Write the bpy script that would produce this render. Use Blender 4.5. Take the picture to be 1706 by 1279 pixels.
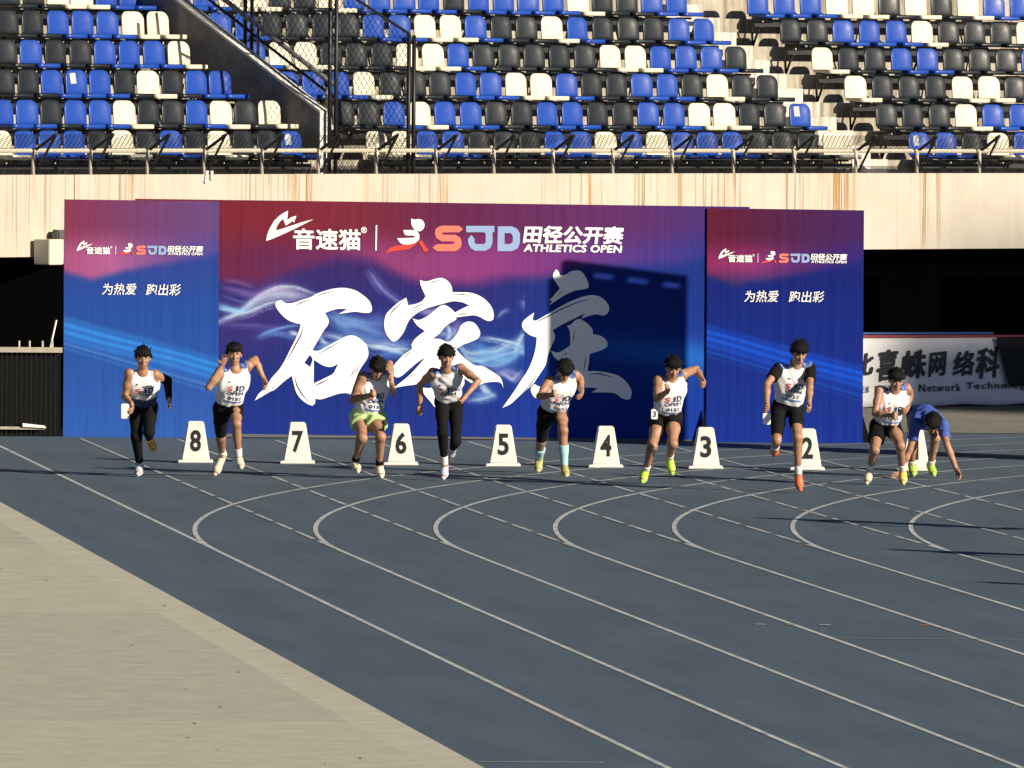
import bpy, bmesh, math, random
import numpy as np
from mathutils import Vector, Matrix
from mathutils.bvhtree import BVHTree

random.seed(7)
rng = np.random.default_rng(11)
for o in list(bpy.data.objects):
    bpy.data.objects.remove(o)
sc = bpy.context.scene
COL = sc.collection

# ------------------------------------------------------------------ camera
PW, PH = 1706.0, 1279.0            # size of the photograph, pixels
F = 17354.0                        # focal length in those pixels
CAM_H = 4.695                      # eye height in the stand, metres
HORIZON = 112.87
ROLL = 0.0078
CROSS = 0.0052                     # cross fall of the track
LANE = 0.12746                     # lane direction against the view direction
Q0 = 9.955                         # offset of the outermost lane line
PITCH = math.atan((PH / 2 - HORIZON) / F)
cam_d = bpy.data.cameras.new('camera')
cam_d.sensor_width = 36.0
cam_d.lens = 36.0 * F / PW
cam_d.clip_start = 1.0
cam_d.clip_end = 3000.0
cam = bpy.data.objects.new('camera', cam_d)
COL.objects.link(cam)
fw = Vector((0, math.cos(PITCH), -math.sin(PITCH)))
up0 = Vector((0, math.sin(PITCH), math.cos(PITCH)))
r0 = Vector((1, 0, 0))
right = math.cos(ROLL) * r0 + math.sin(ROLL) * up0
up = -math.sin(ROLL) * r0 + math.cos(ROLL) * up0
M = Matrix((right, up, -fw)).transposed().to_4x4()
M.translation = Vector((0, 0, CAM_H))
cam.matrix_world = M
sc.camera = cam

# ------------------------------------------------------------------ light
SUN_AZ = math.radians(37.5)        # sun stands to the right and in front of the stand
SUN_EL = math.radians(18.5)
to_sun = Vector((math.cos(SUN_AZ) * math.cos(SUN_EL), -math.sin(SUN_AZ) * math.cos(SUN_EL), math.sin(SUN_EL)))
world = bpy.data.worlds.new('World')
sc.world = world
world.use_nodes = True
wn = world.node_tree
sky = wn.nodes.new('ShaderNodeTexSky')
sky.sky_type = 'NISHITA'
sky.sun_disc = False
sky.sun_elevation = SUN_EL
sky.air_density = 0.3
sky.dust_density = 0.2
sky.ozone_density = 3.0
sky.sun_rotation = math.atan2(to_sun.x, to_sun.y)
bg = wn.nodes['Background']
wn.links.new(sky.outputs[0], bg.inputs[0])
bg.inputs[1].default_value = 0.05
sun_d = bpy.data.lights.new('sun', 'SUN')
sun_d.energy = 5.0
sun_d.angle = math.radians(0.4)
sun_d.color = (1.0, 0.88, 0.70)
sun = bpy.data.objects.new('sun', sun_d)
COL.objects.link(sun)
sun.rotation_euler = to_sun.to_track_quat('Z', 'Y').to_euler()
sun.location = (60, -40, 40)
sc.view_settings.view_transform = 'Standard'
sc.view_settings.look = 'None'
sc.view_settings.exposure = 0.5
sc.view_settings.gamma = 1.0

# ------------------------------------------------------------------ pixel geometry
def ray(x, y):
    dx, dy = x - PW / 2, y - PH / 2
    return (right * dx - up * dy + fw * F)

def at(x, y, Y):
    """point on the ray of a photo pixel at distance Y along the view axis"""
    d = ray(x, y)
    return Vector((0, 0, CAM_H)) + d * (Y / d.y)

def gz(X, Y=0):
    return -CROSS * X

def onground(x, y, dz=0.0):
    d = ray(x, y)
    t = -(CAM_H - dz) / (d.z + CROSS * d.x)
    return Vector((0, 0, CAM_H)) + d * t

def proj(p):
    v = Vector(p) - Vector((0, 0, CAM_H))
    w = v.dot(fw)
    return PW / 2 + F * v.dot(right) / w, PH / 2 - F * v.dot(up) / w

CA, SA = math.cos(LANE), math.sin(LANE)
def lane(q, t, dz=0.0):
    """q in lanes from the outermost line, t metres along the lanes"""
    u = Q0 + 1.22 * q
    X, Y = u * CA - t * SA, u * SA + t * CA
    return Vector((X, Y, gz(X) + dz))

# ------------------------------------------------------------------ materials
MATS = {}
def srgb(r, g, b):
    f = lambda c: (c / 255.0 / 12.92) if c / 255.0 <= 0.04045 else ((c / 255.0 + 0.055) / 1.055) ** 2.4
    return (f(r), f(g), f(b))

def mat(name, col, rough=0.6, var=0.0, vscale=8.0, bump=0.0, bscale=60.0, metal=0.0, spec=0.5, stretch=None, col2=None):
    if name in MATS:
        return MATS[name]
    m = bpy.data.materials.new(name)
    m.use_nodes = True
    nt = m.node_tree
    b = nt.nodes['Principled BSDF']
    b.inputs['Base Color'].default_value = (*col, 1)
    b.inputs['Roughness'].default_value = rough
    b.inputs['Metallic'].default_value = metal
    b.inputs['Specular IOR Level'].default_value = spec
    tc = nt.nodes.new('ShaderNodeTexCoord')
    mp = nt.nodes.new('ShaderNodeMapping')
    nt.links.new(tc.outputs['Object'], mp.inputs[0])
    if stretch:
        mp.inputs['Scale'].default_value = stretch
    if var > 0 or col2:
        n = nt.nodes.new('ShaderNodeTexNoise')
        n.inputs['Scale'].default_value = vscale
        n.inputs['Detail'].default_value = 6
        n.inputs['Roughness'].default_value = 0.65
        nt.links.new(mp.outputs[0], n.inputs[0])
        rp = nt.nodes.new('ShaderNodeValToRGB')
        rp.color_ramp.elements[0].position = 0.3
        rp.color_ramp.elements[1].position = 0.7
        if col2:
            rp.color_ramp.elements[0].color = (*col, 1)
            rp.color_ramp.elements[1].color = (*col2, 1)
        else:
            rp.color_ramp.elements[0].color = (*[c * (1 - var) for c in col], 1)
            rp.color_ramp.elements[1].color = (*[min(1, c * (1 + var)) for c in col], 1)
        nt.links.new(n.outputs[0], rp.inputs[0])
        nt.links.new(rp.outputs[0], b.inputs['Base Color'])
    if bump > 0:
        n2 = nt.nodes.new('ShaderNodeTexNoise')
        n2.inputs['Scale'].default_value = bscale
        n2.inputs['Detail'].default_value = 4
        nt.links.new(mp.outputs[0], n2.inputs[0])
        bp = nt.nodes.new('ShaderNodeBump')
        bp.inputs['Strength'].default_value = bump
        bp.inputs['Distance'].default_value = 0.01
        nt.links.new(n2.outputs[0], bp.inputs['Height'])
        nt.links.new(bp.outputs[0], b.inputs['Normal'])
    MATS[name] = m
    return m

def track_material():
    m = bpy.data.materials.new('track_rubber'); m.use_nodes = True
    nt = m.node_tree; b = nt.nodes['Principled BSDF']; L = nt.links.new
    tc = nt.nodes.new('ShaderNodeTexCoord')
    mp = nt.nodes.new('ShaderNodeMapping'); mp.inputs['Rotation'].default_value = (0, 0, -LANE)
    L(tc.outputs['Object'], mp.inputs[0])
    n1 = nt.nodes.new('ShaderNodeTexNoise'); n1.inputs['Scale'].default_value = 0.35; n1.inputs['Detail'].default_value = 8; n1.inputs['Roughness'].default_value = 0.7
    n2 = nt.nodes.new('ShaderNodeTexNoise'); n2.inputs['Scale'].default_value = 55; n2.inputs['Detail'].default_value = 3
    mp2 = nt.nodes.new('ShaderNodeMapping'); mp2.inputs['Scale'].default_value = (1.0, 0.12, 1); L(mp.outputs[0], mp2.inputs[0])
    n3 = nt.nodes.new('ShaderNodeTexNoise'); n3.inputs['Scale'].default_value = 2.2; n3.inputs['Detail'].default_value = 5
    L(mp.outputs[0], n1.inputs[0]); L(mp.outputs[0], n2.inputs[0]); L(mp2.outputs[0], n3.inputs[0])
    r1 = nt.nodes.new('ShaderNodeValToRGB')
    r1.color_ramp.elements[0].position = 0.3; r1.color_ramp.elements[0].color = (0.112, 0.164, 0.218, 1)
    r1.color_ramp.elements[1].position = 0.72; r1.color_ramp.elements[1].color = (0.136, 0.192, 0.250, 1)
    L(n1.outputs[0], r1.inputs[0])
    mx = nt.nodes.new('ShaderNodeMix'); mx.data_type = 'RGBA'; mx.blend_type = 'MULTIPLY'; mx.inputs[0].default_value = 0.38
    r2 = nt.nodes.new('ShaderNodeValToRGB')
    r2.color_ramp.elements[0].position = 0.35; r2.color_ramp.elements[0].color = (0.62, 0.62, 0.64, 1)
    r2.color_ramp.elements[1].position = 0.65; r2.color_ramp.elements[1].color = (1, 1, 1, 1)
    L(n3.outputs[0], r2.inputs[0]); L(r1.outputs[0], mx.inputs[6]); L(r2.outputs[0], mx.inputs[7])
    mx2 = nt.nodes.new('ShaderNodeMix'); mx2.data_type = 'RGBA'; mx2.blend_type = 'MULTIPLY'; mx2.inputs[0].default_value = 0.75
    r3 = nt.nodes.new('ShaderNodeValToRGB')
    r3.color_ramp.elements[0].position = 0.35; r3.color_ramp.elements[0].color = (0.55, 0.55, 0.55, 1)
    r3.color_ramp.elements[1].position = 0.6; r3.color_ramp.elements[1].color = (1, 1, 1, 1)
    L(n2.outputs[0], r3.inputs[0]); L(mx.outputs[2], mx2.inputs[6]); L(r3.outputs[0], mx2.inputs[7])
    L(mx2.outputs[2], b.inputs['Base Color'])
    b.inputs['Roughness'].default_value = 0.85
    b.inputs['Specular IOR Level'].default_value = 0.2
    bp = nt.nodes.new('ShaderNodeBump'); bp.inputs['Strength'].default_value = 0.25; bp.inputs['Distance'].default_value = 0.004
    L(n2.outputs[0], bp.inputs['Height']); L(bp.outputs[0], b.inputs['Normal'])
    return m

def paint_material(name, col, wear=0.5):
    """lane paint, worn thin in places so that the track shows through"""
    m = bpy.data.materials.new(name); m.use_nodes = True
    nt = m.node_tree; b = nt.nodes['Principled BSDF']; L = nt.links.new
    tc = nt.nodes.new('ShaderNodeTexCoord')
    n = nt.nodes.new('ShaderNodeTexNoise'); n.inputs['Scale'].default_value = 2.6; n.inputs['Detail'].default_value = 9; n.inputs['Roughness'].default_value = 0.8
    L(tc.outputs['Object'], n.inputs[0])
    r = nt.nodes.new('ShaderNodeValToRGB')
    r.color_ramp.elements[0].position = wear - 0.16; r.color_ramp.elements[0].color = (0.25, 0.29, 0.34, 1)
    r.color_ramp.elements[1].position = wear + 0.12; r.color_ramp.elements[1].color = (*col, 1)
    L(n.outputs[0], r.inputs[0]); L(r.outputs[0], b.inputs['Base Color'])
    b.inputs['Roughness'].default_value = 0.8
    b.inputs['Specular IOR Level'].default_value = 0.2
    return m

def fascia_material():
    """cream painted concrete with rust runs; UV = metres along the front, metres up"""
    m = bpy.data.materials.new('fascia_paint'); m.use_nodes = True
    nt = m.node_tree; b = nt.nodes['Principled BSDF']; L = nt.links.new
    uv = nt.nodes.new('ShaderNodeUVMap')
    def noise(sx, sy, sz, detail=4, rough=0.6, off=0.0):
        mp = nt.nodes.new('ShaderNodeMapping'); mp.inputs['Scale'].default_value = (sx, sy, 1); mp.inputs['Location'].default_value = (off, off * 0.3, 0)
        L(uv.outputs[0], mp.inputs[0])
        n = nt.nodes.new('ShaderNodeTexNoise'); n.inputs['Scale'].default_value = sz; n.inputs['Detail'].default_value = detail; n.inputs['Roughness'].default_value = rough
        L(mp.outputs[0], n.inputs[0]); return n.outputs[0]
    def ramp(src, p0, c0, p1, c1):
        r = nt.nodes.new('ShaderNodeValToRGB')
        r.color_ramp.elements[0].position = p0; r.color_ramp.elements[0].color = (*c0, 1)
        r.color_ramp.elements[1].position = p1; r.color_ramp.elements[1].color = (*c1, 1)
        L(src, r.inputs[0]); return r.outputs[0]
    def mix(a, bb, f, mode='MULTIPLY'):
        x = nt.nodes.new('ShaderNodeMix'); x.data_type = 'RGBA'; x.blend_type = mode
        if isinstance(f, float): x.inputs[0].default_value = f
        else: L(f, x.inputs[0])
        if isinstance(a, tuple): x.inputs[6].default_value = (*a, 1)
        else: L(a, x.inputs[6])
        if isinstance(bb, tuple): x.inputs[7].default_value = (*bb, 1)
        else: L(bb, x.inputs[7])
        return x.outputs[2]
    base = ramp(noise(1, 1, 1.5, 6), 0.3, (0.455, 0.42, 0.35), 0.7, (0.505, 0.475, 0.41))
    runs = ramp(noise(6.0, 0.10, 1.0, 5, 0.7), 0.54, (0, 0, 0), 0.62, (1, 1, 1))
    fine = ramp(noise(26.0, 0.22, 1.0, 3, 0.6, 3.1), 0.56, (0, 0, 0), 0.63, (1, 1, 1))
    where = ramp(noise(0.8, 0.02, 1.0, 3, 0.6, 2.2), 0.47, (0, 0, 0), 0.58, (1, 1, 1))
    sx_ = nt.nodes.new('ShaderNodeSeparateXYZ'); L(uv.outputs[0], sx_.inputs[0])
    drip = nt.nodes.new('ShaderNodeMapRange'); drip.inputs[1].default_value = 2.0; drip.inputs[2].default_value = 3.3; L(sx_.outputs[1], drip.inputs[0])
    runlen = nt.nodes.new('ShaderNodeMath'); runlen.operation = 'ADD'; L(drip.outputs[0], runlen.inputs[0]); L(noise(14.0, 0.0, 1.0, 2, 0.5, 5.0), runlen.inputs[1])
    dm = ramp(runlen.outputs[0], 0.62, (0, 0, 0), 1.0, (1, 1, 1))
    rust = mix(mix(runs, where, 1.0), dm, 1.0); rust2 = mix(mix(fine, where, 1.0), dm, 1.0)
    c = mix(base, (0.36, 0.20, 0.07), rust, 'MIX')
    c = mix(c, (0.28, 0.16, 0.07), rust2, 'MIX')
    dirt = ramp(noise(9.0, 0.3, 1.0, 6, 0.7, 1.3), 0.35, (0.72, 0.70, 0.66), 0.6, (1, 1, 1))
    c = mix(c, dirt, 0.22)
    L(c, b.inputs['Base Color'])
    b.inputs['Roughness'].default_value = 0.8
    return m

def concrete_material(name, c0, c1, streak=False, scale=3.0):
    m = bpy.data.materials.new(name); m.use_nodes = True
    nt = m.node_tree; b = nt.nodes['Principled BSDF']; L = nt.links.new
    tc = nt.nodes.new('ShaderNodeTexCoord')
    n = nt.nodes.new('ShaderNodeTexNoise'); n.inputs['Scale'].default_value = scale; n.inputs['Detail'].default_value = 9; n.inputs['Roughness'].default_value = 0.72
    L(tc.outputs['Object'], n.inputs[0])
    r = nt.nodes.new('ShaderNodeValToRGB')
    r.color_ramp.elements[0].position = 0.3; r.color_ramp.elements[0].color = (*c0, 1)
    r.color_ramp.elements[1].position = 0.7; r.color_ramp.elements[1].color = (*c1, 1)
    L(n.outputs[0], r.inputs[0])
    out = r.outputs[0]
    n2 = nt.nodes.new('ShaderNodeTexNoise'); n2.inputs['Scale'].default_value = 70; n2.inputs['Detail'].default_value = 3
    L(tc.outputs['Object'], n2.inputs[0])
    if streak:
        mp = nt.nodes.new('ShaderNodeMapping'); mp.inputs['Scale'].default_value = (9, 9, 0.9); L(tc.outputs['Object'], mp.inputs[0])
        n3 = nt.nodes.new('ShaderNodeTexNoise'); n3.inputs['Scale'].default_value = 1; n3.inputs['Detail'].default_value = 6; L(mp.outputs[0], n3.inputs[0])
        r3 = nt.nodes.new('ShaderNodeValToRGB'); r3.color_ramp.elements[0].position = 0.36; r3.color_ramp.elements[0].color = (0.5, 0.47, 0.42, 1)
        r3.color_ramp.elements[1].position = 0.55; r3.color_ramp.elements[1].color = (1, 1, 1, 1); L(n3.outputs[0], r3.inputs[0])
        x = nt.nodes.new('ShaderNodeMix'); x.data_type = 'RGBA'; x.blend_type = 'MULTIPLY'; x.inputs[0].default_value = 0.8
        L(out, x.inputs[6]); L(r3.outputs[0], x.inputs[7]); out = x.outputs[2]
    L(out, b.inputs['Base Color'])
    bp = nt.nodes.new('ShaderNodeBump'); bp.inputs['Strength'].default_value = 0.4; bp.inputs['Distance'].default_value = 0.004
    L(n2.outputs[0], bp.inputs['Height']); L(bp.outputs[0], b.inputs['Normal'])
    b.inputs['Roughness'].default_value = 0.9
    b.inputs['Specular IOR Level'].default_value = 0.2
    return m

M_TRACK = track_material()
M_LINE = paint_material('lane_paint', (0.70, 0.72, 0.69), 0.46)
M_DASH = paint_material('dash_paint', (0.66, 0.67, 0.65), 0.50)
M_MARK = paint_material('mark_paint', (0.45, 0.40, 0.22), 0.5)
M_FASCIA = fascia_material()
M_TIER = concrete_material('tier_concrete', (0.30, 0.27, 0.22), (0.50, 0.46, 0.38), True)
M_STEP = concrete_material('step_concrete', (0.52, 0.49, 0.43), (0.70, 0.67, 0.60), True)
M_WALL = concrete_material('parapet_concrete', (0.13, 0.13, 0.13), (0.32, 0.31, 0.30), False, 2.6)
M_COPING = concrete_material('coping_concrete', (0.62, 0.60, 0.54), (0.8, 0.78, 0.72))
M_APRON = [concrete_material('apron_concrete_%d' % i, tuple(v * k for v in (0.50, 0.49, 0.395)), tuple(v * k for v in (0.665, 0.65, 0.535)), False, 3.2) for i, k in enumerate((1.0, 0.93, 1.05))]
M_PAVE = concrete_material('paving_concrete', (0.20, 0.20, 0.18), (0.30, 0.29, 0.26), False, 1.0)
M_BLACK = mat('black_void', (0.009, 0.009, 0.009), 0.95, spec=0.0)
M_STEEL = mat('dark_steel', (0.009, 0.009, 0.010), 0.5, var=0.3, vscale=20)
M_RAILGREY = mat('grey_rail', (0.09, 0.09, 0.10), 0.4, var=0.2, vscale=12)
M_GALV = mat('galvanised_pipe', (0.50, 0.45, 0.36), 0.5, var=0.25, vscale=25, bump=0.3, bscale=40)
M_WHITE = mat('white_plastic', (0.74, 0.73, 0.68), 0.5, var=0.10, vscale=9)
M_PRINTW = mat('white_print', (0.86, 0.86, 0.84), 0.5)
M_PRINTB = mat('black_print', (0.012, 0.012, 0.014), 0.5)
M_SEAT = {
    'B': mat('seat_blue', (0.010, 0.055, 0.33), 0.36, var=0.18, vscale=5),
    'D': mat('seat_charcoal', (0.0105, 0.0145, 0.0190), 0.36, var=0.25, vscale=3),
    'W': mat('seat_cream', (0.66, 0.62, 0.48), 0.40, var=0.05, vscale=3),
}
M_PAPER = mat('paper', (0.82, 0.82, 0.80), 0.7)

# ------------------------------------------------------------------ object helpers
def link(o, parent=None):
    COL.objects.link(o)
    if parent is not None:
        o.parent = parent
    return o

def mesh_obj(name, verts, faces, m, parent=None, smooth=False, mats=None):
    me = bpy.data.meshes.new(name)
    me.from_pydata([tuple(v) for v in verts], [], [tuple(f) for f in faces])
    me.update()
    if m is not None:
        me.materials.append(m)
    if smooth:
        me.polygons.foreach_set('use_smooth', [True] * len(me.polygons))
    o = bpy.data.objects.new(name, me)
    return link(o, parent)

def bm_obj(name, bm, m, parent=None, smooth=False):
    me = bpy.data.meshes.new(name)
    bm.normal_update()
    bm.to_mesh(me); bm.free()
    me.materials.append(m)
    if smooth:
        me.polygons.foreach_set('use_smooth', [True] * len(me.polygons))
    return link(bpy.data.objects.new(name, me), parent)

def thing(name, label, cat, loc=(0, 0, 0), rz=0.0, group=None):
    o = bpy.data.objects.new(name, None)
    o.empty_display_size = 0.1
    o.location = loc; o.rotation_euler = (0, 0, rz)
    return tag(link(o), label, cat, group)

def tag(o, label, cat, group=None):
    o['label'] = label; o['category'] = cat
    if group: o['group'] = group
    return o

def structure(o, label=None):
    o['kind'] = 'structure'
    if label: o['label'] = label
    return o

def tube(bm, a, b, r, n=6, r2=None):
    a, b = Vector(a), Vector(b)
    ax = (b - a)
    if ax.length < 1e-6: return
    ax.normalize()
    ref = Vector((0, 0, 1)) if abs(ax.z) < 0.9 else Vector((1, 0, 0))
    x = ax.cross(ref).normalized(); y = ax.cross(x)
    r2 = r if r2 is None else r2
    ra = [bm.verts.new(a + (x * math.cos(k * math.tau / n) + y * math.sin(k * math.tau / n)) * r) for k in range(n)]
    rb = [bm.verts.new(b + (x * math.cos(k * math.tau / n) + y * math.sin(k * math.tau / n)) * r2) for k in range(n)]
    for k in range(n):
        bm.faces.new((ra[k], ra[(k + 1) % n], rb[(k + 1) % n], rb[k]))
    bm.faces.new(ra[::-1]); bm.faces.new(rb)

def box8(bm, pts):
    v = [bm.verts.new(p) for p in pts]    # 0-3 bottom loop, 4-7 top loop
    for f in ((0, 3, 2, 1), (4, 5, 6, 7), (0, 1, 5, 4), (1, 2, 6, 5), (2, 3, 7, 6), (3, 0, 4, 7)):
        bm.faces.new([v[i] for i in f])

def box(bm, c, sx, sy, sz, rz=0.0):
    c = Vector(c); R = Matrix.Rotation(rz, 3, 'Z')
    pts = []
    for z in (-1, 1):
        for x, y in ((-1, -1), (1, -1), (1, 1), (-1, 1)):
            pts.append(c + R @ Vector((x * sx / 2, y * sy / 2, z * sz / 2)))
    box8(bm, pts)

def prism(bm, pts, off):
    """extrude a planar polygon by the vector off"""
    a = [bm.verts.new(p) for p in pts]
    b = [bm.verts.new(Vector(p) + off) for p in pts]
    n = len(a)
    bm.faces.new(a); bm.faces.new(b[::-1])
    for i in range(n):
        bm.faces.new((a[i], b[i], b[(i + 1) % n], a[(i + 1) % n]))

# ------------------------------------------------------------------ ground, track and apron
def sheet(name, pts, m, kind=True, parent=None):
    o = mesh_obj(name, pts, [range(len(pts))], m, parent)
    if kind: structure(o)
    return o

G = 1500.0
structure(mesh_obj('ground', [(x, y, gz(x) * (1 if abs(x) < 400 else 1) - 0.03) for x, y in ((-G, -200), (G, -200), (G, G), (-G, G))], [(0, 1, 2, 3)], M_PAVE))
QA = -1.06                                        # edge of the apron
track = sheet('track', [lane(QA, -20, 0), lane(70, -20, 0), lane(70, 135, 0), lane(QA - 12, 135, 0), lane(QA - 12, 123.5, 0), lane(QA, 123.5, 0)], M_TRACK)

def strip(pts, w, m, name='lane_line', dz=0.0025):
    n = len(pts); vs = []; fs = []
    for i, p in enumerate(pts):
        a = pts[max(0, i - 1)]; b = pts[min(n - 1, i + 1)]
        d = (b - a); d.z = 0; d.normalize()
        nrm = Vector((-d.y, d.x, 0)) * (w / 2)
        for s in (1, -1):
            v = p + nrm * s
            vs.append((v.x, v.y, gz(v.x) + dz))
    for i in range(n - 1):
        fs.append((2 * i, 2 * i + 1, 2 * i + 3, 2 * i + 2))
    return mesh_obj(name, vs, fs, m, track)

T0 = 99.98
R1 = 46.3
# outermost straight line runs through; the others are straight up to the bend and curve away
strip([lane(0, t) for t in (0, 40, 80, 122, 129.5)], 0.048, M_LINE)
for k in range(0, 9):
    R = R1 - 1.22 * k
    pts = [] if k == 0 else [lane(k, t) for t in (0, 30, 60, 85, 95)]
    u_c = Q0 + R1
    for i in range(0, 56):
        a = math.radians(i * 1.1)
        u = u_c - R * math.cos(a); t = T0 + R * math.sin(a)
        pts.append(lane((u - Q0) / 1.22, t))
    strip(pts, 0.048, M_LINE, dz=0.0030 + 0.0001 * k)
    if k > 0:
        t = T0 + 0.6
        while t < 119.0:                           # broken continuation of each straight line
            strip([lane(k, t), lane(k, t + 1.58)], 0.05, M_DASH, 'lane_dash', dz=0.0046)
            t += 2.0
        strip([lane(k, 119.6), lane(k, 129.5)], 0.042, M_DASH, dz=0.0046)
strip([lane(0, 118.6), lane(9, 118.6)], 0.05, M_DASH, 'start_line', dz=0.0054)
strip([lane(3.05, 85.2), lane(5.2, 85.15)], 0.045, M_MARK, 'relay_mark', dz=0.0054)
strip([lane(-1.0, 69.76), lane(-0.3, 69.75)], 0.04, M_DASH, 'joint_line', dz=0.0054)
M_ORANGE = paint_material('orange_paint', (0.60, 0.22, 0.12), 0.3)
for q0, q1, mm in ((2.72, 2.80, M_DASH), (2.95, 3.02, M_DASH), (3.18, 3.26, M_DASH), (3.88, 3.96, M_ORANGE), (4.70, 4.74, M_ORANGE)):
    strip([lane(q0, 87.3), lane(q1, 87.3)], 0.10, mm, 'relay_mark', dz=0.0054)

# concrete apron: separate slabs, slightly proud of the track
apron = structure(bpy.data.objects.new('apron', None)); link(apron)
edges_t = [-20, 20, 40, 54, 63.0, 73.6, 88.3, 100.0, 111.0, 123.4]
for i in range(len(edges_t) - 1):
    t0, t1 = edges_t[i] + 0.003, edges_t[i + 1] - 0.003
    for (qa, qb, h, mm) in ((QA - 0.31, QA, 0.022, M_APRON[2]), (QA - 30, QA - 0.3105, 0.0218, M_APRON[i % 2])):
        bm = bmesh.new()
        box8(bm, [lane(qa, t0, -0.02), lane(qb, t0, -0.02), lane(qb, t1, -0.02), lane(qa, t1, -0.02),
                  lane(qa, t0, h), lane(qb, t0, h), lane(qb, t1, h), lane(qa, t1, h)])
        bm_obj('kerb_slab' if qb == QA else 'slab', bm, mm, apron)
# paving between the bend and the stand
pa = [onground(1380, 720.5), onground(1760, 722.5)]
pave = sheet('paving', [pa[0] + Vector((0, 0, .006)), pa[1] + Vector((0, 0, .006)), Vector((30, 136, gz(30) + .006)), Vector((60, 200, gz(60) + .006)), Vector((3.2, 200, gz(3.2) + .006))], M_PAVE)

# litter and leaves scattered on the ground
lit = bmesh.new()
for _ in range(95):
    if random.random() < 0.55:
        q = QA - random.uniform(0.1, 3.2); t = random.uniform(66, 110); h = 0.024
    else:
        q = random.uniform(-0.9, 7); t = random.uniform(68, 112); h = 0.006
    p = lane(q, t, h); s = random.uniform(0.004, 0.012); a = random.uniform(0, 6.28)
    box(lit, p + Vector((0, 0, s * .3)), s * random.uniform(1, 2.4), s, s * 0.6, a)
g = bm_obj('grit', lit, mat('grit_brown', (0.10, 0.08, 0.05), 0.9, var=0.8, vscale=3)); g['kind'] = 'stuff'; g['label'] = 'dark grit and leaf crumbs scattered over track and apron'

# ------------------------------------------------------------------ grandstand (bowl end, seen obliquely)
TH0 = math.radians(43.0); RS = 120.0
P0 = Vector((0.0, 140.0))
CS = P0 + RS * Vector((math.sin(TH0), -math.cos(TH0)))
def th(s): return TH0 - s / RS
def sp(s, d, z):
    """s metres along the front (to the right), d metres behind the front face, height z"""
    a = th(s)
    return Vector((CS.x - (RS + d) * math.sin(a), CS.y + (RS + d) * math.cos(a), z))
def s_at(x, d, z):
    lo, hi = -40.0, 40.0
    for _ in range(50):
        m = (lo + hi) / 2
        if proj(sp(m, d, z))[0] < x: lo = m
        else: hi = m
    return (lo + hi) / 2
ZF0, ZF1 = 2.22, 3.275           # fascia bottom, top
TREAD0, RISE, DEPTH = 3.05, 0.395, 0.73
def tread_z(r): return TREAD0 + RISE * (r - 1)
def tread_d(r): return 0.25 + DEPTH * (r - 1)
SMIN, SMAX, NS = -30.0, 30.0, 60
SS = [SMIN + (SMAX - SMIN) * i / NS for i in range(NS + 1)]

stand = thing('grandstand', 'concrete bowl grandstand with cream rust-streaked front behind the backdrop', 'grandstand', (0, 140, 0))
def sweep(name, prof, m, parent, closed=True, ss=SS, uv=False):
    """sweep a (d, z) profile along the curved front"""
    vs = []; fs = []; n = len(prof)
    base = Vector((parent.location.x, parent.location.y, parent.location.z)) if parent else Vector((0, 0, 0))
    for s in ss:
        for d, z in prof: vs.append(sp(s, d, z) - base)
    k = n if closed else n - 1
    for i in range(len(ss) - 1):
        for j in range(k):
            fs.append((i * n + j, i * n + (j + 1) % n, (i + 1) * n + (j + 1) % n, (i + 1) * n + j))
    if closed:
        fs.append(tuple(range(n))[::-1]); fs.append(tuple((len(ss) - 1) * n + j for j in range(n)))
    o = mesh_obj(name, vs, fs, m, parent)
    bm = bmesh.new(); bm.from_mesh(o.data); bmesh.ops.recalc_face_normals(bm, faces=bm.faces); bm.to_mesh(o.data); bm.free()
    if uv:
        l = o.data.uv_layers.new(name='UVMap')
        for lp in o.data.loops:
            i = lp.vertex_index // n; j = lp.vertex_index % n
            l.data[lp.index].uv = (ss[i], prof[j][1] + prof[j][0] * 0.5)
    return o
# front beam in cast lengths, a hair of a joint between them
joints = [SMIN, -17.0, -11.2, -5.2, 0.9, 7.1, 13.5, SMAX]
for a, b in zip(joints[:-1], joints[1:]):
    n = max(4, int((b - a) / 0.8))
    sweep('fascia', [(0.0, ZF0), (0.30, ZF0), (0.30, ZF1 - 0.02), (0.0, ZF1)], M_FASCIA, stand, ss=[a + 0.001 + (b - a - 0.002) * i / n for i in range(n + 1)], uv=True)
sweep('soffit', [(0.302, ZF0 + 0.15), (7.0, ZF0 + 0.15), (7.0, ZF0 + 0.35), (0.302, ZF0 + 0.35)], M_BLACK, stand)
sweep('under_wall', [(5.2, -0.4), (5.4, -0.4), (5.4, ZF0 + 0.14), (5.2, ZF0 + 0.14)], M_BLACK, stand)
for r in range(1, 10):
    d0 = tread_d(r) if r > 1 else 0.304
    d1 = tread_d(r + 1); z = tread_z(r)
    sweep('tier', [(d0 + 0.002, z - RISE + 0.002), (d1 - 0.001, z - RISE + 0.002), (d1 - 0.001, z), (d0 + 0.002, z)], M_TIER, stand)
M_DIM = mat('dim_grey', (0.022, 0.022, 0.021), 0.9, var=0.4, vscale=2, spec=0.1)
sweep('under_beam', [(4.9, 1.72), (5.19, 1.72), (5.19, 1.90), (4.9, 1.90)], M_DIM, stand)
for s_ in (-9.0, -6.4, 7.2, 9.3, 11.6):
    bm = bmesh.new(); box(bm, sp(s_, 5.12, 0.95) - stand.location, 1.1, 0.12, 1.9, th(s_)); bm_obj('service_door', bm, M_DIM, stand)
# columns under the front, dark in the passage
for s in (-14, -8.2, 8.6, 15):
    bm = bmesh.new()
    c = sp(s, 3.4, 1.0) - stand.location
    box(bm, c, 0.4, 0.4, 2.7, th(s)); bm_obj('column', bm, M_BLACK, stand)

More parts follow.
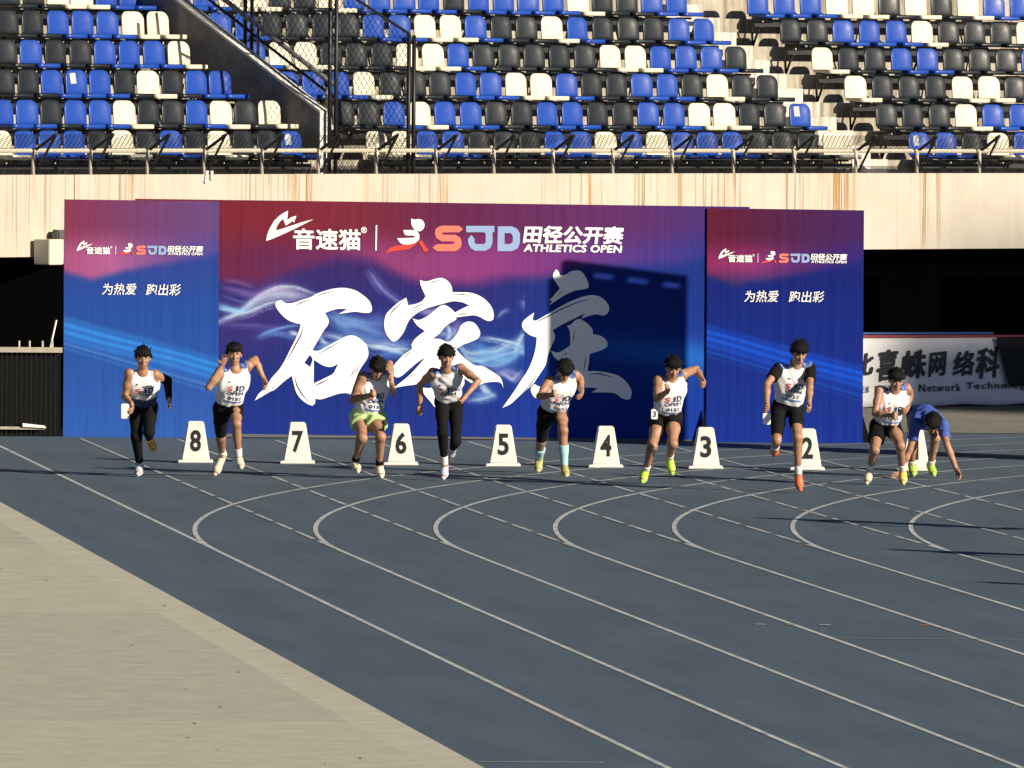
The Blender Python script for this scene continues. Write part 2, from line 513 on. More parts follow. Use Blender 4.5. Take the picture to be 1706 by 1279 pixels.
# aisle walls, steps
def radial_prism(name, s, w, prof, m, parent):
    bm = bmesh.new()
    pts = [sp(s, d, z) - parent.location for d, z in prof]
    off = sp(s + w, 0, 0) - sp(s, 0, 0)
    prism(bm, pts, off)
    bmesh.ops.recalc_face_normals(bm, faces=bm.faces)
    return bm_obj(name, bm, m, parent)
SLOPE = RISE / DEPTH
WD = 0.95                        # the wall ends behind the front gangway
sW = s_at(545, WD, 3.8)
ZW = 4.0
for _ in range(8):
    ZW += (proj(sp(sW, WD, ZW))[1] - 190) / (F / 139.5)
def wz(d): return ZW + 0.525 * (d - WD)
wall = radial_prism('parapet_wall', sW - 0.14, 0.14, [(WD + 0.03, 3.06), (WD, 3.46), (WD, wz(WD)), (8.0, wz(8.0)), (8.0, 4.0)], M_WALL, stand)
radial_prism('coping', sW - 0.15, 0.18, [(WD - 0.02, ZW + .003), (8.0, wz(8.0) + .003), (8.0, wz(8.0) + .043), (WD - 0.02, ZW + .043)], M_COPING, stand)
radial_prism('parapet_end', sW - 0.143, 0.15, [(WD - 0.015, 3.056), (WD + 0.012, 3.056), (WD + 0.012, ZW), (WD - 0.015, ZW)], M_COPING, stand)
sB = s_at(687, 0.05, 4.2)
sR0 = s_at(1372, 0.85 + DEPTH, 4.0); sR1 = s_at(1432, 0.85 + DEPTH, 4.0)
for (a, b) in ((sR0, sR1),):
    for r in range(1, 8):
        z = tread_z(r); d1 = tread_d(r + 1)
        ss = [a + (b - a) * i / 3 for i in range(4)]
        sweep('aisle_step', [(d1 - 0.37, z + 0.001), (d1 - 0.002, z + 0.001), (d1 - 0.002, z + RISE / 2), (d1 - 0.37, z + RISE / 2)], M_STEP, stand, ss=ss)
        if a > 0:
            sweep('aisle_tread', [(tread_d(r) + 0.001 if r > 1 else 0.31, z + 0.001), (d1 - 0.372, z + 0.001), (d1 - 0.372, z + 0.012), (tread_d(r) - 0.006 if r > 1 else 0.31, z + 0.012), (tread_d(r) - 0.006 if r > 1 else 0.31, z + 0.001)], M_STEP, stand, ss=ss)
            if r > 1:
                sweep('aisle_riser', [(tread_d(r) - 0.008, z - RISE / 2 + 0.002), (tread_d(r) - 0.001, z - RISE / 2 + 0.002), (tread_d(r) - 0.001, z), (tread_d(r) - 0.008, z)], M_STEP, stand, ss=ss)

# ---- seats
SEAT_W = 0.392
def rounded_panel(w, h, r_top, r_bot, n=5):
    """outline in (x, v) of a panel with rounded corners"""
    pts = []
    for cx, cv, rr, a0 in ((w / 2 - r_top, h - r_top, r_top, 0), (-w / 2 + r_top, h - r_top, r_top, 90), (-w / 2 + r_bot, r_bot, r_bot, 180), (w / 2 - r_bot, r_bot, r_bot, 270)):
        for i in range(n + 1):
            a = math.radians(a0 + 90 * i / n)
            pts.append((cx + rr * math.cos(a), cv + rr * math.sin(a)))
    return pts
def shell_mesh(name, outline, fn, thick, grid=True):
    """panel whose outline (x, v) is mapped by fn(x, v, side) to 3-D, with a filled front, back and rim"""
    bm = bmesh.new()
    cx = sum(p[0] for p in outline) / len(outline); cv = sum(p[1] for p in outline) / len(outline)
    rings = []
    for side in (0, 1):
        rs = []
        for k, sc_ in ((0, 1.0), (1, 0.94), (2, 0.6)):
            rs.append([bm.verts.new(fn(cx + (x - cx) * sc_, cv + (v - cv) * sc_, side, 0 if sc_ < 1 else 1)) for x, v in outline])
        c = bm.verts.new(fn(cx, cv, side, 0))
        rings.append((rs, c))
        n = len(outline)
        for q in range(2):
            for i in range(n):
                f = (rs[q][i], rs[q][(i + 1) % n], rs[q + 1][(i + 1) % n], rs[q + 1][i])
                bm.faces.new(f if side == 0 else f[::-1])
        for i in range(n):
            f = (rs[2][i], rs[2][(i + 1) % n], c)
            bm.faces.new(f if side == 0 else f[::-1])
    n = len(outline)
    A, B = rings[0][0][0], rings[1][0][0]
    for i in range(n):
        bm.faces.new((A[(i + 1) % n], A[i], B[i], B[(i + 1) % n]))
    bmesh.ops.recalc_face_normals(bm, faces=bm.faces)
    me = bpy.data.meshes.new(name); bm.to_mesh(me); bm.free()
    me.polygons.foreach_set('use_smooth', [True] * len(me.polygons))
    return me
def back_fn(x, v, side, rim):
    lean = 0.16 * v + 0.10 * max(0, 0.10 - v) * 2
    curve = 0.55 * x * x
    y = -lean + curve + (0.0 if side == 0 else -0.028)
    if rim: y += -0.006 if side == 0 else 0.006
    return (x, y, v - 0.01)
def pan_fn(x, v, side, rim):
    dish = 0.012 * (1 - (x / 0.2) ** 2) * (1 - ((v - 0.18) / 0.2) ** 2) if not rim else 0.0
    z = -dish if side == 0 else -0.062 + (0.02 if v < 0.1 else 0.0)
    if rim: z += -0.006 if side == 0 else 0.008
    return (x, v, z)
ME_BACK = {}; ME_PAN = {}
bo = rounded_panel(SEAT_W, 0.32, 0.11, 0.02)
po = rounded_panel(SEAT_W + 0.005, 0.385, 0.06, 0.02)
base_back = shell_mesh('backrest', bo, back_fn, 0.03)
base_pan = shell_mesh('seat_pan', po, pan_fn, 0.05)
for c in 'BDW':
    a = base_back.copy(); a.materials.append(M_SEAT[c]); ME_BACK[c] = a
    a = base_pan.copy(); a.materials.append(M_SEAT[c]); ME_PAN[c] = a
bm = bmesh.new()
box(bm, (0, 0.14, -0.085), 0.10, 0.22, 0.03)
tube(bm, (-0.03, 0.10, -0.09), (-0.03, 0.10, -0.13), 0.012, 6); tube(bm, (0.03, 0.10, -0.09), (0.03, 0.10, -0.13), 0.012, 6)
ME_BRK = bpy.data.meshes.new('bracket'); bm.to_mesh(ME_BRK); bm.free(); ME_BRK.materials.append(M_STEEL)

ORD = ['', 'first', 'second', 'third', 'fourth', 'fifth', 'sixth', 'seventh', 'eighth', 'ninth', 'tenth', 'eleventh', 'twelfth', 'thirteenth', 'fourteenth', 'fifteenth', 'sixteenth', 'seventeenth', 'eighteenth', 'nineteenth', 'twentieth', 'twenty-first', 'twenty-second']
CN = {'B': 'blue', 'D': 'charcoal', 'W': 'cream'}
ROWN = ['', 'front', 'second', 'third', 'fourth', 'fifth', 'sixth']
SEATS = {   # block: row: (pixel x of first back, of last back, colours left to right)
    'left': {6: (16, 218, 'DDWWBB'), 5: (14, 264, 'DDBBBWW'), 4: (12, 299, 'DBDDBBBW'), 3: (8, 368, 'DDBBBDWDBB'),
             2: (6, 450, 'BBDBBWDDBWDW'), 1: (3, 487, 'WBBBDWDBDWDDB')},
    'middle': {6: (300, 1128, 'BBWWDDWBBBBDBBBBWDDBB'), 5: (368, 1174, 'BBDDDDBBWWBDDWBDDDBB'), 4: (425, 1228, 'BWWDDDWWBDDDDDWWBBBD'),
               3: (481, 1280, 'BBBWDDDBBWWBDDBBDWDD'), 2: (573, 1334, 'DDBWBBDDBBDDBBWWDDB'), 1: (629, 1390, 'WWBBDDDBBWBWBBBDDDW')},
    'right': {6: (1264, 1701, 'BBBWWDWDWBB'), 5: (1319, 1712, 'DDBBBWDDDW'), 4: (1371, 1721, 'WDDBBDDDB'), 3: (1427, 1737, 'WDDDWWDB'),
              2: (1478, 1744, 'DDDWBBD'), 1: (1533, 1752, 'BBDWBW')},
}
SEAT_POS = {}
for blk, rows in SEATS.items():
    for r, (x0, x1, cols) in rows.items():
        db = 0.86 + DEPTH * (r - 1); zp = tread_z(r) + 0.475
        s0, s1 = s_at(x0, db, zp + 0.2), s_at(x1, db, zp + 0.2)
        n = len(cols)
        for i, c in enumerate(cols):
            s = s0 + (s1 - s0) * i / (n - 1) + random.uniform(-0.006, 0.006)
            ref = 'left end' if blk != 'left' else 'picture edge'
            e = thing('stadium_chair', '%s plastic chair, %s from the left in the %s row, %s block' % (CN[c], ORD[i + 1], ROWN[r], blk), 'chair',
                      sp(s, db, zp + random.uniform(-0.004, 0.004)), th(s) + math.pi + random.uniform(-0.04, 0.04), 'plastic chairs of the grandstand')
            for nm, me in (('backrest', ME_BACK[c]), ('seat_pan', ME_PAN[c]), ('bracket', ME_BRK)):
                link(bpy.data.objects.new(nm, me), e)
            SEAT_POS[(blk, r, i)] = (s, db, zp)
        # the steel beam that carries the row
        e = thing('seat_beam', 'black steel beam under the %s row of seats in the %s block' % (ROWN[r], blk), 'beam', sp((s0 + s1) / 2, db - 0.12, zp), 0)
        L0, L1 = s0 - 0.20, s1 + 0.20
        k = max(3, int((L1 - L0) / 0.9))
        sweep('rail', [(db - 0.16, zp - 0.19), (db - 0.07, zp - 0.19), (db - 0.07, zp - 0.125), (db - 0.16, zp - 0.125)], M_STEEL, e, ss=[L0 + (L1 - L0) * i / k for i in range(k + 1)])
        legs = max(2, int((L1 - L0) / 1.0))
        for j in range(legs + 1):
            s = L0 + 0.05 + (L1 - L0 - 0.1) * j / legs
            bm = bmesh.new()
            for ds in (-0.07, 0.07):
                tube(bm, sp(s + ds, db - 0.12, zp - 0.19) - e.location, sp(s, db - 0.06, tread_z(r) + 0.002) - e.location, 0.017, 5)
            bm_obj('leg', bm, M_STEEL, e)
# paper sheets taped to four seats
for key, lab in ((('left', 3, 3), 'white paper sheet taped to a blue seat in the third row'), (('left', 1, 12), 'white paper sheet on the blue seat beside the parapet wall'),
                 (('middle', 2, 18), 'white paper sheet on the last blue seat before the steps'), (('right', 1, 0), 'white paper sheet on a front row blue seat right of the steps')):
    s, db, zp = SEAT_POS[key]
    bm = bmesh.new()
    vs = [bm.verts.new((x, -0.16 * v + 0.55 * x * x + 0.006, v)) for x, v in ((0.0, 0.13), (0.11, 0.125), (0.115, 0.265), (0.005, 0.27))]
    f = bm.faces.new(vs); bmesh.ops.solidify(bm, geom=[f], thickness=0.002)
    o = bm_obj('paper_sheet', bm, M_PAPER); o.location = sp(s, db, zp); o.rotation_euler = (0, 0, th(s) + math.pi)
    tag(o, lab, 'paper', 'papers on seats')

# ---- front guard rail with outward arms and net
rail = thing('guard_rail', 'galvanised pipe guard rail with dark outward arms along the stand front', 'railing', sp(0, 0.12, ZF1))
RZ, RD = 3.585, 0.12
posts_x = [-40, 55.5, 151, 245.5, 340, 436.5, 530.6, 627, 726, 823, 921.5, 1021, 1120, 1222, 1323.5, 1426, 1528, 1632, 1737]
ps = [s_at(x, RD, RZ) for x in posts_x]
for i, s in enumerate(ps):
    bm = bmesh.new(); tube(bm, sp(s, RD, ZF1 - 0.03) - rail.location, sp(s, RD, RZ) - rail.location, 0.024, 8); bm_obj('post', bm, M_GALV, rail, True)
    bm = bmesh.new(); tip = sp(s, RD - 0.42, RZ + 0.215)
    tube(bm, sp(s + .03, RD, RZ + .005) - rail.location, tip - rail.location, 0.022, 6); bm_obj('arm', bm, M_STEEL, rail)
    bm = bmesh.new(); tube(bm, sp(s + .03, RD - 0.02, ZF1 + 0.02) - rail.location, sp(s + .0, RD - 0.40, RZ + 0.20) - rail.location, 0.017, 6); bm_obj('strut', bm, M_STEEL, rail)
    if i:
        bm = bmesh.new(); n = 26; a = ps[i - 1]
        for j in range(n):      # wrapped pipe: slight swelling at every turn of the wrapping
            p, q = sp(a + (s - a) * j / n, RD, RZ) - rail.location, sp(a + (s - a) * (j + 1) / n, RD, RZ) - rail.location
            mid = (p + q) / 2
            tube(bm, p, mid, 0.027, 7, 0.034); tube(bm, mid, q, 0.034, 7, 0.027)
        bm_obj('rail_pipe', bm, M_GALV, rail)
bm = bmesh.new()
step = 0.075
for i in range(len(ps) - 1):
    a, b = ps[i], ps[i + 1]; n = int((b - a) / step)
    for j in range(n):
        for sg in (1, -1):
            u0 = a + (b - a) * (j + 0.5) / n
            u1 = u0 + sg * 0.24
            if u1 < a or u1 > b: continue
            p = sp(u0, RD - 0.01, RZ + 0.02); q = sp(u1, RD - 0.41, RZ + 0.215)
            tube(bm, p - rail.location, q - rail.location, 0.0042, 3)
o = bm_obj('net', bm, M_STEEL, rail); o['kind'] = 'stuff'

# ---- chain-link fence closing the left aisle, handrail on the parapet
fence = thing('chain_link_fence', 'tall black chain-link fence closing the aisle beside the parapet wall', 'fence', sp(sW, 0.1, ZF1))
FO = fence.location
def post(x, d, z0, z1, r=0.028):
    s = s_at(x, d, (z0 + z1) / 2)
    bm = bmesh.new(); tube(bm, sp(s, d, z0) - FO, sp(s, d, z1) - FO, r, 8); bm_obj('post', bm, M_STEEL, fence, True); return s
ZT = 5.14
sa0 = post(549.5, 0.86, 3.05, 6.4); sa = post(560, 0.42, 3.05, 6.4)
sb0 = post(680.5, 0.42, 3.05, ZT); sb = post(689, 0.38, 3.05, ZT - 0.02)
def radial_wire(s, prof_lo, prof_hi, d0, d1, pitch, bm):
    """diamond wire in the vertical plane at s between two height lines"""
    def clip(d, z, dd, dz):
        pass
    L = d1 - d0
    for sg in (1, -1):
        c = -8.0
        while c < 8.0:
            pts = []
            k = 40
            for i in range(k + 1):
                d = d0 + L * i / k; z = 4.0 + c + sg * 1.25 * (d - d0)
                if prof_lo(d) <= z <= prof_hi(d): pts.append((d, z))
            if len(pts) > 1:
                tube(bm, sp(s, *pts[0]) - FO, sp(s, *pts[-1]) - FO, 0.0048, 3)
            c += pitch
bm = bmesh.new()
# front panel between the two posts
W = sb0 - sa
ZTA = ZT + 0.62                   # top of the panel slopes up towards the wall
for sg in (1, -1):
    c = -4.0
    while c < 4.5:
        z0 = ZF1 + c
        pts = []
        for i in range(41):
            u = W * i / 40; z = z0 + (sg * 1.25 * u if sg > 0 else 1.25 * (W - u))
            if 3.08 <= z <= ZTA + (ZT - ZTA) * u / W: pts.append((u, z))
        if len(pts) > 1:
            tube(bm, sp(sa + pts[0][0], 0.42, pts[0][1]) - FO, sp(sa + pts[-1][0], 0.42, pts[-1][1]) - FO, 0.0045, 3)
        c += 0.125
o = bm_obj('mesh_panel', bm, M_STEEL, fence); o['kind'] = 'stuff'
bm = bmesh.new()
radial_wire(sW + 0.16, lambda d: wz(d) + .06, lambda d: wz(d) + 1.9, WD, 4.4, 0.135, bm)
o = bm_obj('mesh_panel', bm, M_STEEL, fence); o['kind'] = 'stuff'
bm = bmesh.new(); tube(bm, sp(sb0, 0.42, ZT) - FO, sp(sa, 0.42, ZTA) - FO, 0.02, 6); bm_obj('top_rail', bm, M_STEEL, fence)
for d in (2.62, 2.75):
    bm = bmesh.new(); tube(bm, sp(sW + 0.16, d, wz(d) - .5) - FO, sp(sW + 0.16, d, 7.6) - FO, 0.026, 8); bm_obj('post', bm, M_STEEL, fence, True)
bm = bmesh.new(); tube(bm, sp(sW + 0.16, WD, wz(WD) + .2) - FO, sp(sW + 0.16, 5.0, wz(5.0) + .2) - FO, 0.02, 6); bm_obj('bottom_rail', bm, M_STEEL, fence)
hr = thing('handrail', 'grey steel handrail sloping along the top of the parapet wall', 'handrail', sp(sW, WD, ZW))
bm = bmesh.new(); tube(bm, sp(sW + 0.03, WD - .05, wz(WD) + .41) - hr.location, sp(sW + 0.03, 6.0, wz(6.0) + .44) - hr.location, 0.036, 8); bm_obj('rail', bm, M_RAILGREY, hr, True)
for d in (WD + .05, 2.35, 3.9):
    bm = bmesh.new(); tube(bm, sp(sW + 0.03, d, wz(d) + .04) - hr.location, sp(sW + 0.03, d, wz(d) + .41) - hr.location, 0.022, 8); bm_obj('post', bm, M_RAILGREY, hr, True)

# ---- small things on the front of the stand
def on_fascia(x, y, d=-0.003):
    z = 3.0
    for _ in range(6):
        s = s_at(x, d, z); p = sp(s, d, z); z += (proj(p)[1] - y) / (F / p.y)
    return s, z
s, z0 = on_fascia(66, 440); _, z1 = on_fascia(66, 398)
spk = thing('box_speaker', 'cream box loudspeaker hung under the left end of the stand front', 'speaker', sp(s, -0.2, z0))
bm = bmesh.new(); c = sp(s, -0.17, (z0 + z1) / 2) - spk.location
box(bm, c, 0.30, 0.26, z1 - z0, th(s) + 0.12); bmesh.ops.bevel(bm, geom=bm.edges[:], offset=0.01, segments=2, affect='EDGES'); bm_obj('cabinet', bm, mat('speaker_cream', (0.62, 0.58, 0.47), 0.6, var=0.08, vscale=6), spk)
bm = bmesh.new(); tube(bm, sp(s, 0.0, z1 - 0.05) - spk.location, sp(s, -0.15, z1 - 0.05) - spk.location, 0.02, 6); bm_obj('bracket', bm, M_STEEL, spk)
s, z0 = on_fascia(90, 425); _, z1 = on_fascia(90, 384)
lamp = thing('flood_lamp', 'dark grey flood lamp beside the cream box loudspeaker', 'lamp', sp(s, -0.12, z0))
bm = bmesh.new(); c = sp(s, -0.13, (z0 + z1) / 2 + .02) - lamp.location
box(bm, c, 0.24, 0.14, 0.30, th(s)); bmesh.ops.bevel(bm, geom=bm.edges[:], offset=0.02, segments=2, affect='EDGES'); bm_obj('housing', bm, M_RAILGREY, lamp)
bm = bmesh.new(); tube(bm, sp(s, 0.0, z1) - lamp.location, sp(s, -0.14, z1 - 0.05) - lamp.location, 0.02, 6); bm_obj('arm', bm, M_STEEL, lamp)
s, z1 = on_fascia(343, 284); _, z0 = on_fascia(343, 305)
bm = bmesh.new()
for k, (dx, l) in enumerate(((0.0, 1.0), (0.06, 0.75))):
    vs = [sp(s + dx, -0.012 - .02 * k, z1), sp(s + dx + .05, -0.012 - .02 * k, z1), sp(s + dx + .0 + .05 * k, -0.03, z1 - (z1 - z0) * l), sp(s + dx - .045 + .05 * k, -0.03, z1 - (z1 - z0) * l * .95)]
    f = bm.faces.new([bm.verts.new(v) for v in vs]); bmesh.ops.solidify(bm, geom=[f], thickness=0.003)
tag(bm_obj('rag', bm, M_PAPER), 'torn white strip of cloth hanging over the stand front', 'cloth')

# ------------------------------------------------------------------ flat print helpers
def plane_pt(x, y, t):
    """photo pixel on the upright plane at t metres along the lanes"""
    d = ray(x, y)
    k = t / (-d.x * SA + d.y * CA)
    return Vector((0, 0, CAM_H)) + d * k

def smooth_loop(pts, sub=4, corner=62):
    """closed loop through pts, rounded except at sharp corners"""
    n = len(pts); P = [Vector(p).to_2d() for p in pts]; out = []
    sharp = []
    for i in range(n):
        a = P[i] - P[i - 1]; b = P[(i + 1) % n] - P[i]
        sharp.append(a.length < 1e-9 or b.length < 1e-9 or abs(math.degrees(a.angle_signed(b))) > corner)
    for i in range(n):
        p0, p1, p2, p3 = P[i - 1], P[i], P[(i + 1) % n], P[(i + 2) % n]
        m1 = (p2 - p1) if sharp[i] else (p2 - p0) * 0.5
        m2 = (p2 - p1) if sharp[(i + 1) % n] else (p3 - p1) * 0.5
        for j in range(sub):
            t = j / sub
            out.append((2 * t ** 3 - 3 * t ** 2 + 1) * p1 + (t ** 3 - 2 * t ** 2 + t) * m1 + (-2 * t ** 3 + 3 * t ** 2) * p2 + (t ** 3 - t ** 2) * m2)
    return [(p.x, p.y) for p in out]

def fill_mesh(loops):
    """2-D filled mesh (verts, faces) of closed loops, inner loops are holes"""
    cu = bpy.data.curves.new('f', 'CURVE'); cu.dimensions = '2D'; cu.fill_mode = 'BOTH'
    for lp in loops:
        sp_ = cu.splines.new('POLY'); sp_.points.add(len(lp) - 1)
        for i, p in enumerate(lp): sp_.points[i].co = (p[0], p[1], 0, 1)
        sp_.use_cyclic_u = True
    o = bpy.data.objects.new('f', cu); COL.objects.link(o)
    dg = bpy.context.evaluated_depsgraph_get()
    me = bpy.data.meshes.new_from_object(o.evaluated_get(dg))
    v = [(p.co.x, p.co.y) for p in me.vertices]; f = [tuple(p.vertices) for p in me.polygons]
    bpy.data.objects.remove(o); bpy.data.curves.remove(cu); bpy.data.meshes.remove(me)
    return v, f

TEXT_CACHE = {}
def text_mesh(s, offset=0.0, shear=0.0, spacing=1.0):
    key = (s, offset, shear, spacing)
    if key not in TEXT_CACHE:
        cu = bpy.data.curves.new('t', 'FONT'); cu.body = s; cu.size = 1.0; cu.offset = offset; cu.shear = shear; cu.space_character = spacing
        cu.resolution_u = 3
        o = bpy.data.objects.new('t', cu); COL.objects.link(o)
        dg = bpy.context.evaluated_depsgraph_get()
        me = bpy.data.meshes.new_from_object(o.evaluated_get(dg))
        v = [(p.co.x, p.co.y) for p in me.vertices]; f = [tuple(p.vertices) for p in me.polygons]
        bpy.data.objects.remove(o); bpy.data.curves.remove(cu); bpy.data.meshes.remove(me)
        xs = [p[0] for p in v]; ys = [p[1] for p in v]
        x0, x1, y0, y1 = min(xs), max(xs), min(ys), max(ys)
        v = [((p[0] - x0) / (x1 - x0), (p[1] - y0) / (y1 - y0)) for p in v]
        TEXT_CACHE[key] = (v, f)
    return TEXT_CACHE[key]

def bold_obj(name, s, mapping, fnk, m, parent, e=0.02, shear=0.0, spc=1.0, asp=1.0):
    """text thickened by laying shifted copies 0.4 mm apart"""
    v, f = text_mesh(s, 0.0, shear, spc)
    n = max(1, len(s)) * asp
    base = parent.matrix_world.translation
    vs = []; fs = []
    sh = [(0, 0)] if e <= 0 else [(0, 0), (e, 0), (-e, 0), (0, e), (0, -e), (e * .7, e * .7), (-e * .7, -e * .7), (e * .7, -e * .7), (-e * .7, e * .7)]
    for k, (dx, dy) in enumerate(sh):
        o0 = len(vs); fk = fnk(k)
        vs += [fk(*mapping(a + dx / n, c + dy)) - base for a, c in v]
        fs += [tuple(i + o0 for i in q) for q in f]
    return mesh_obj(name, vs, fs, m, parent)

def flat_obj(name, v2, faces, fn, m, parent):
    base = parent.matrix_world.translation if parent else Vector((0, 0, 0))
    vs = [fn(x, y) - base for x, y in v2]
    return mesh_obj(name, vs, faces, m, parent)

# ------------------------------------------------------------------ start backdrop
TB = 130.2
def bd(t): return lambda x, y: plane_pt(x, y, t)
c0 = plane_pt(772, 732, TB)
backdrop = thing('start_backdrop', 'wide red and blue printed event backdrop standing behind the runners', 'backdrop', (c0.x, c0.y, gz(c0.x)))
bpy.context.view_layer.update()

def lerp(a, b, t): return a + (b - a) * t
def sstep(a, b, x):
    t = np.clip((x - a) / (b - a), 0, 1); return t * t * (3 - 2 * t)
def ccol(x, stops):
    xs = [s[0] for s in stops]
    return np.stack([np.interp(x, xs, [s[1][k] for s in stops]) for k in range(3)], -1)
def wob(x, y, s, seed):
    r = np.random.default_rng(seed); out = np.zeros_like(x)
    for k in range(7):
        a, b, p = r.normal() / s, r.normal() / s, r.uniform(0, 6.28)
        out += np.sin(a * x + b * y + p) / 7 ** 0.5
    return out
RIB = []
def rib(o, pts, w, a, col=(225, 235, 250)):
    ox, oy = o
    RIB.append(([(ox + p[0] / 5.3286, oy + p[1] / 5.3286) for p in pts], w * 0.95, min(1.0, a * 1.1), col))
    rs_ = np.random.default_rng(len(RIB))
    for _ in range(3):        # thin side strands that drift away from the main one
        dx_, dy_ = rs_.normal(0, 4.5, 2); gx, gy = rs_.normal(0, 3.5, 2)
        RIB.append(([(ox + p[0] / 5.3286 + dx_ + gx * i / len(pts), oy + p[1] / 5.3286 + dy_ + gy * i / len(pts)) for i, p in enumerate(pts)], max(0.9, w * 0.4), a * 0.55, col))
A_, B_ = (360, 450), (620, 450)
rib(A_, [(18, 458), (110, 415), (200, 370), (300, 290), (400, 215), (500, 165), (600, 143), (700, 148), (800, 180), (885, 212)], 2.0, 0.9)
rib(A_, [(200, 375), (320, 300), (430, 235), (540, 215), (680, 225), (830, 240)], 5.0, 0.55)
rib(A_, [(420, 215), (520, 180), (640, 185), (760, 215)], 9.0, 0.40, (215, 190, 220))
rib(A_, [(18, 300), (100, 330), (190, 355), (300, 330)], 4.0, 0.55, (140, 200, 240))
rib(A_, [(18, 330), (120, 355), (230, 365)], 3.5, 0.6, (170, 215, 245))
rib(A_, [(18, 455), (150, 400), (300, 365), (450, 300), (560, 275), (700, 265)], 2.4, 0.8)
rib(A_, [(60, 150), (200, 185), (330, 215), (430, 205)], 4.0, 0.3, (200, 150, 210))
rib(A_, [(80, 90), (200, 110), (330, 150)], 3.0, 0.2, (220, 140, 190))
rib(A_, [(30, 480), (300, 490), (600, 520)], 3.0, 0.18, (190, 170, 230))
rib(A_, [(365, 600), (430, 560), (520, 530), (640, 500), (750, 490)], 2.2, 0.75, (130, 170, 235))
rib(A_, [(400, 580), (520, 555), (640, 580), (720, 610)], 3.5, 0.4, (120, 160, 230))
rib(A_, [(660, 555), (700, 560), (740, 575)], 3.0, 0.7)
rib(A_, [(985, 390), (1050, 420), (1120, 470), (1250, 490), (1400, 540), (1492, 580)], 6.0, 0.5, (150, 190, 240))
rib(A_, [(1010, 450), (1200, 560), (1350, 600), (1492, 600)], 9.0, 0.35, (130, 175, 235))
rib(A_, [(1060, 370), (1150, 420), (1300, 450), (1492, 470)], 8.0, 0.30, (140, 180, 235))
rib(A_, [(940, 570), (1060, 590), (1200, 640), (1350, 665), (1492, 700)], 3.0, 0.75)
rib(A_, [(930, 590), (960, 640), (1000, 660)], 3.0, 0.6)
rib(A_, [(880, 690), (980, 680), (1080, 620)], 5.0, 0.4, (150, 190, 240))
rib(A_, [(1350, 0), (1400, 70), (1450, 140), (1500, 200)], 2.4, 0.55, (150, 150, 225))
rib(B_, [(0, 40), (60, 130), (140, 210), (240, 280), (330, 330), (420, 350), (560, 360)], 3.0, 0.5, (165, 160, 225))
rib(B_, [(0, 655), (80, 680), (180, 700), (260, 695), (350, 700)], 2.2, 0.85)
rib(B_, [(0, 690), (100, 680), (220, 720), (300, 755)], 3.5, 0.6)
rib(B_, [(60, 640), (180, 660), (340, 660)], 6.0, 0.4, (170, 195, 240))
rib(B_, [(0, 780), (140, 750), (280, 755)], 5.0, 0.3, (130, 170, 235))
rib(B_, [(0, 420), (100, 470), (200, 560)], 12.0, 0.25, (120, 140, 215))
rib(B_, [(430, 370), (520, 370), (600, 350)], 4.0, 0.5, (210, 190, 225))
rib(B_, [(650, 480), (690, 530), (680, 590), (650, 620)], 2.4, 0.9)
rib(B_, [(560, 590), (620, 560), (700, 560), (760, 520)], 6.0, 0.4, (170, 190, 235))
rib(B_, [(730, 450), (760, 500), (720, 590)], 8.0, 0.35, (180, 150, 215))
rib(B_, [(960, 600), (1060, 608), (1180, 630), (1280, 655), (1345, 690)], 1.8, 0.8)
rib(B_, [(780, 690), (880, 740), (960, 730), (1100, 715), (1200, 665), (1290, 620)], 2.6, 0.8)
rib(B_, [(800, 680), (860, 790), (980, 800), (1120, 760), (1240, 730), (1350, 735)], 2.8, 0.8)
rib(B_, [(1352, 560), (1325, 590), (1300, 650), (1255, 745)], 2.4, 0.7)
rib(B_, [(1340, 600), (1300, 680), (1345, 740)], 4.0, 0.4)
rib(B_, [(860, 760), (980, 830), (1100, 845), (1230, 790), (1350, 700)], 3.0, 0.55, (170, 210, 245))
rib(B_, [(820, 650), (950, 690), (1100, 760), (1300, 690)], 16.0, 0.30, (120, 175, 235))
rib(B_, [(900, 800), (1050, 780), (1200, 800), (1300, 740)], 10.0, 0.35, (140, 190, 240))
rib(B_, [(1110, 905), (1180, 930), (1240, 970), (1280, 940), (1325, 900)], 3.0, 0.65, (210, 200, 235))
rib(B_, [(1120, 930), (1200, 900), (1300, 930)], 6.0, 0.35, (190, 170, 225))
rib(B_, [(850, 1165), (950, 1150), (1030, 1130), (1095, 1100)], 2.2, 0.6)
rib(B_, [(975, 1010), (1000, 1060), (1040, 1105)], 5.0, 0.7)
rib(B_, [(880, 1100), (960, 1120), (1060, 1100)], 7.0, 0.35, (150, 190, 240))
rib(B_, [(1110, 425), (1150, 375), (1210, 350)], 1.6, 0.35)
rib(B_, [(1330, 275), (1350, 290), (1345, 340)], 3.0, 0.35)

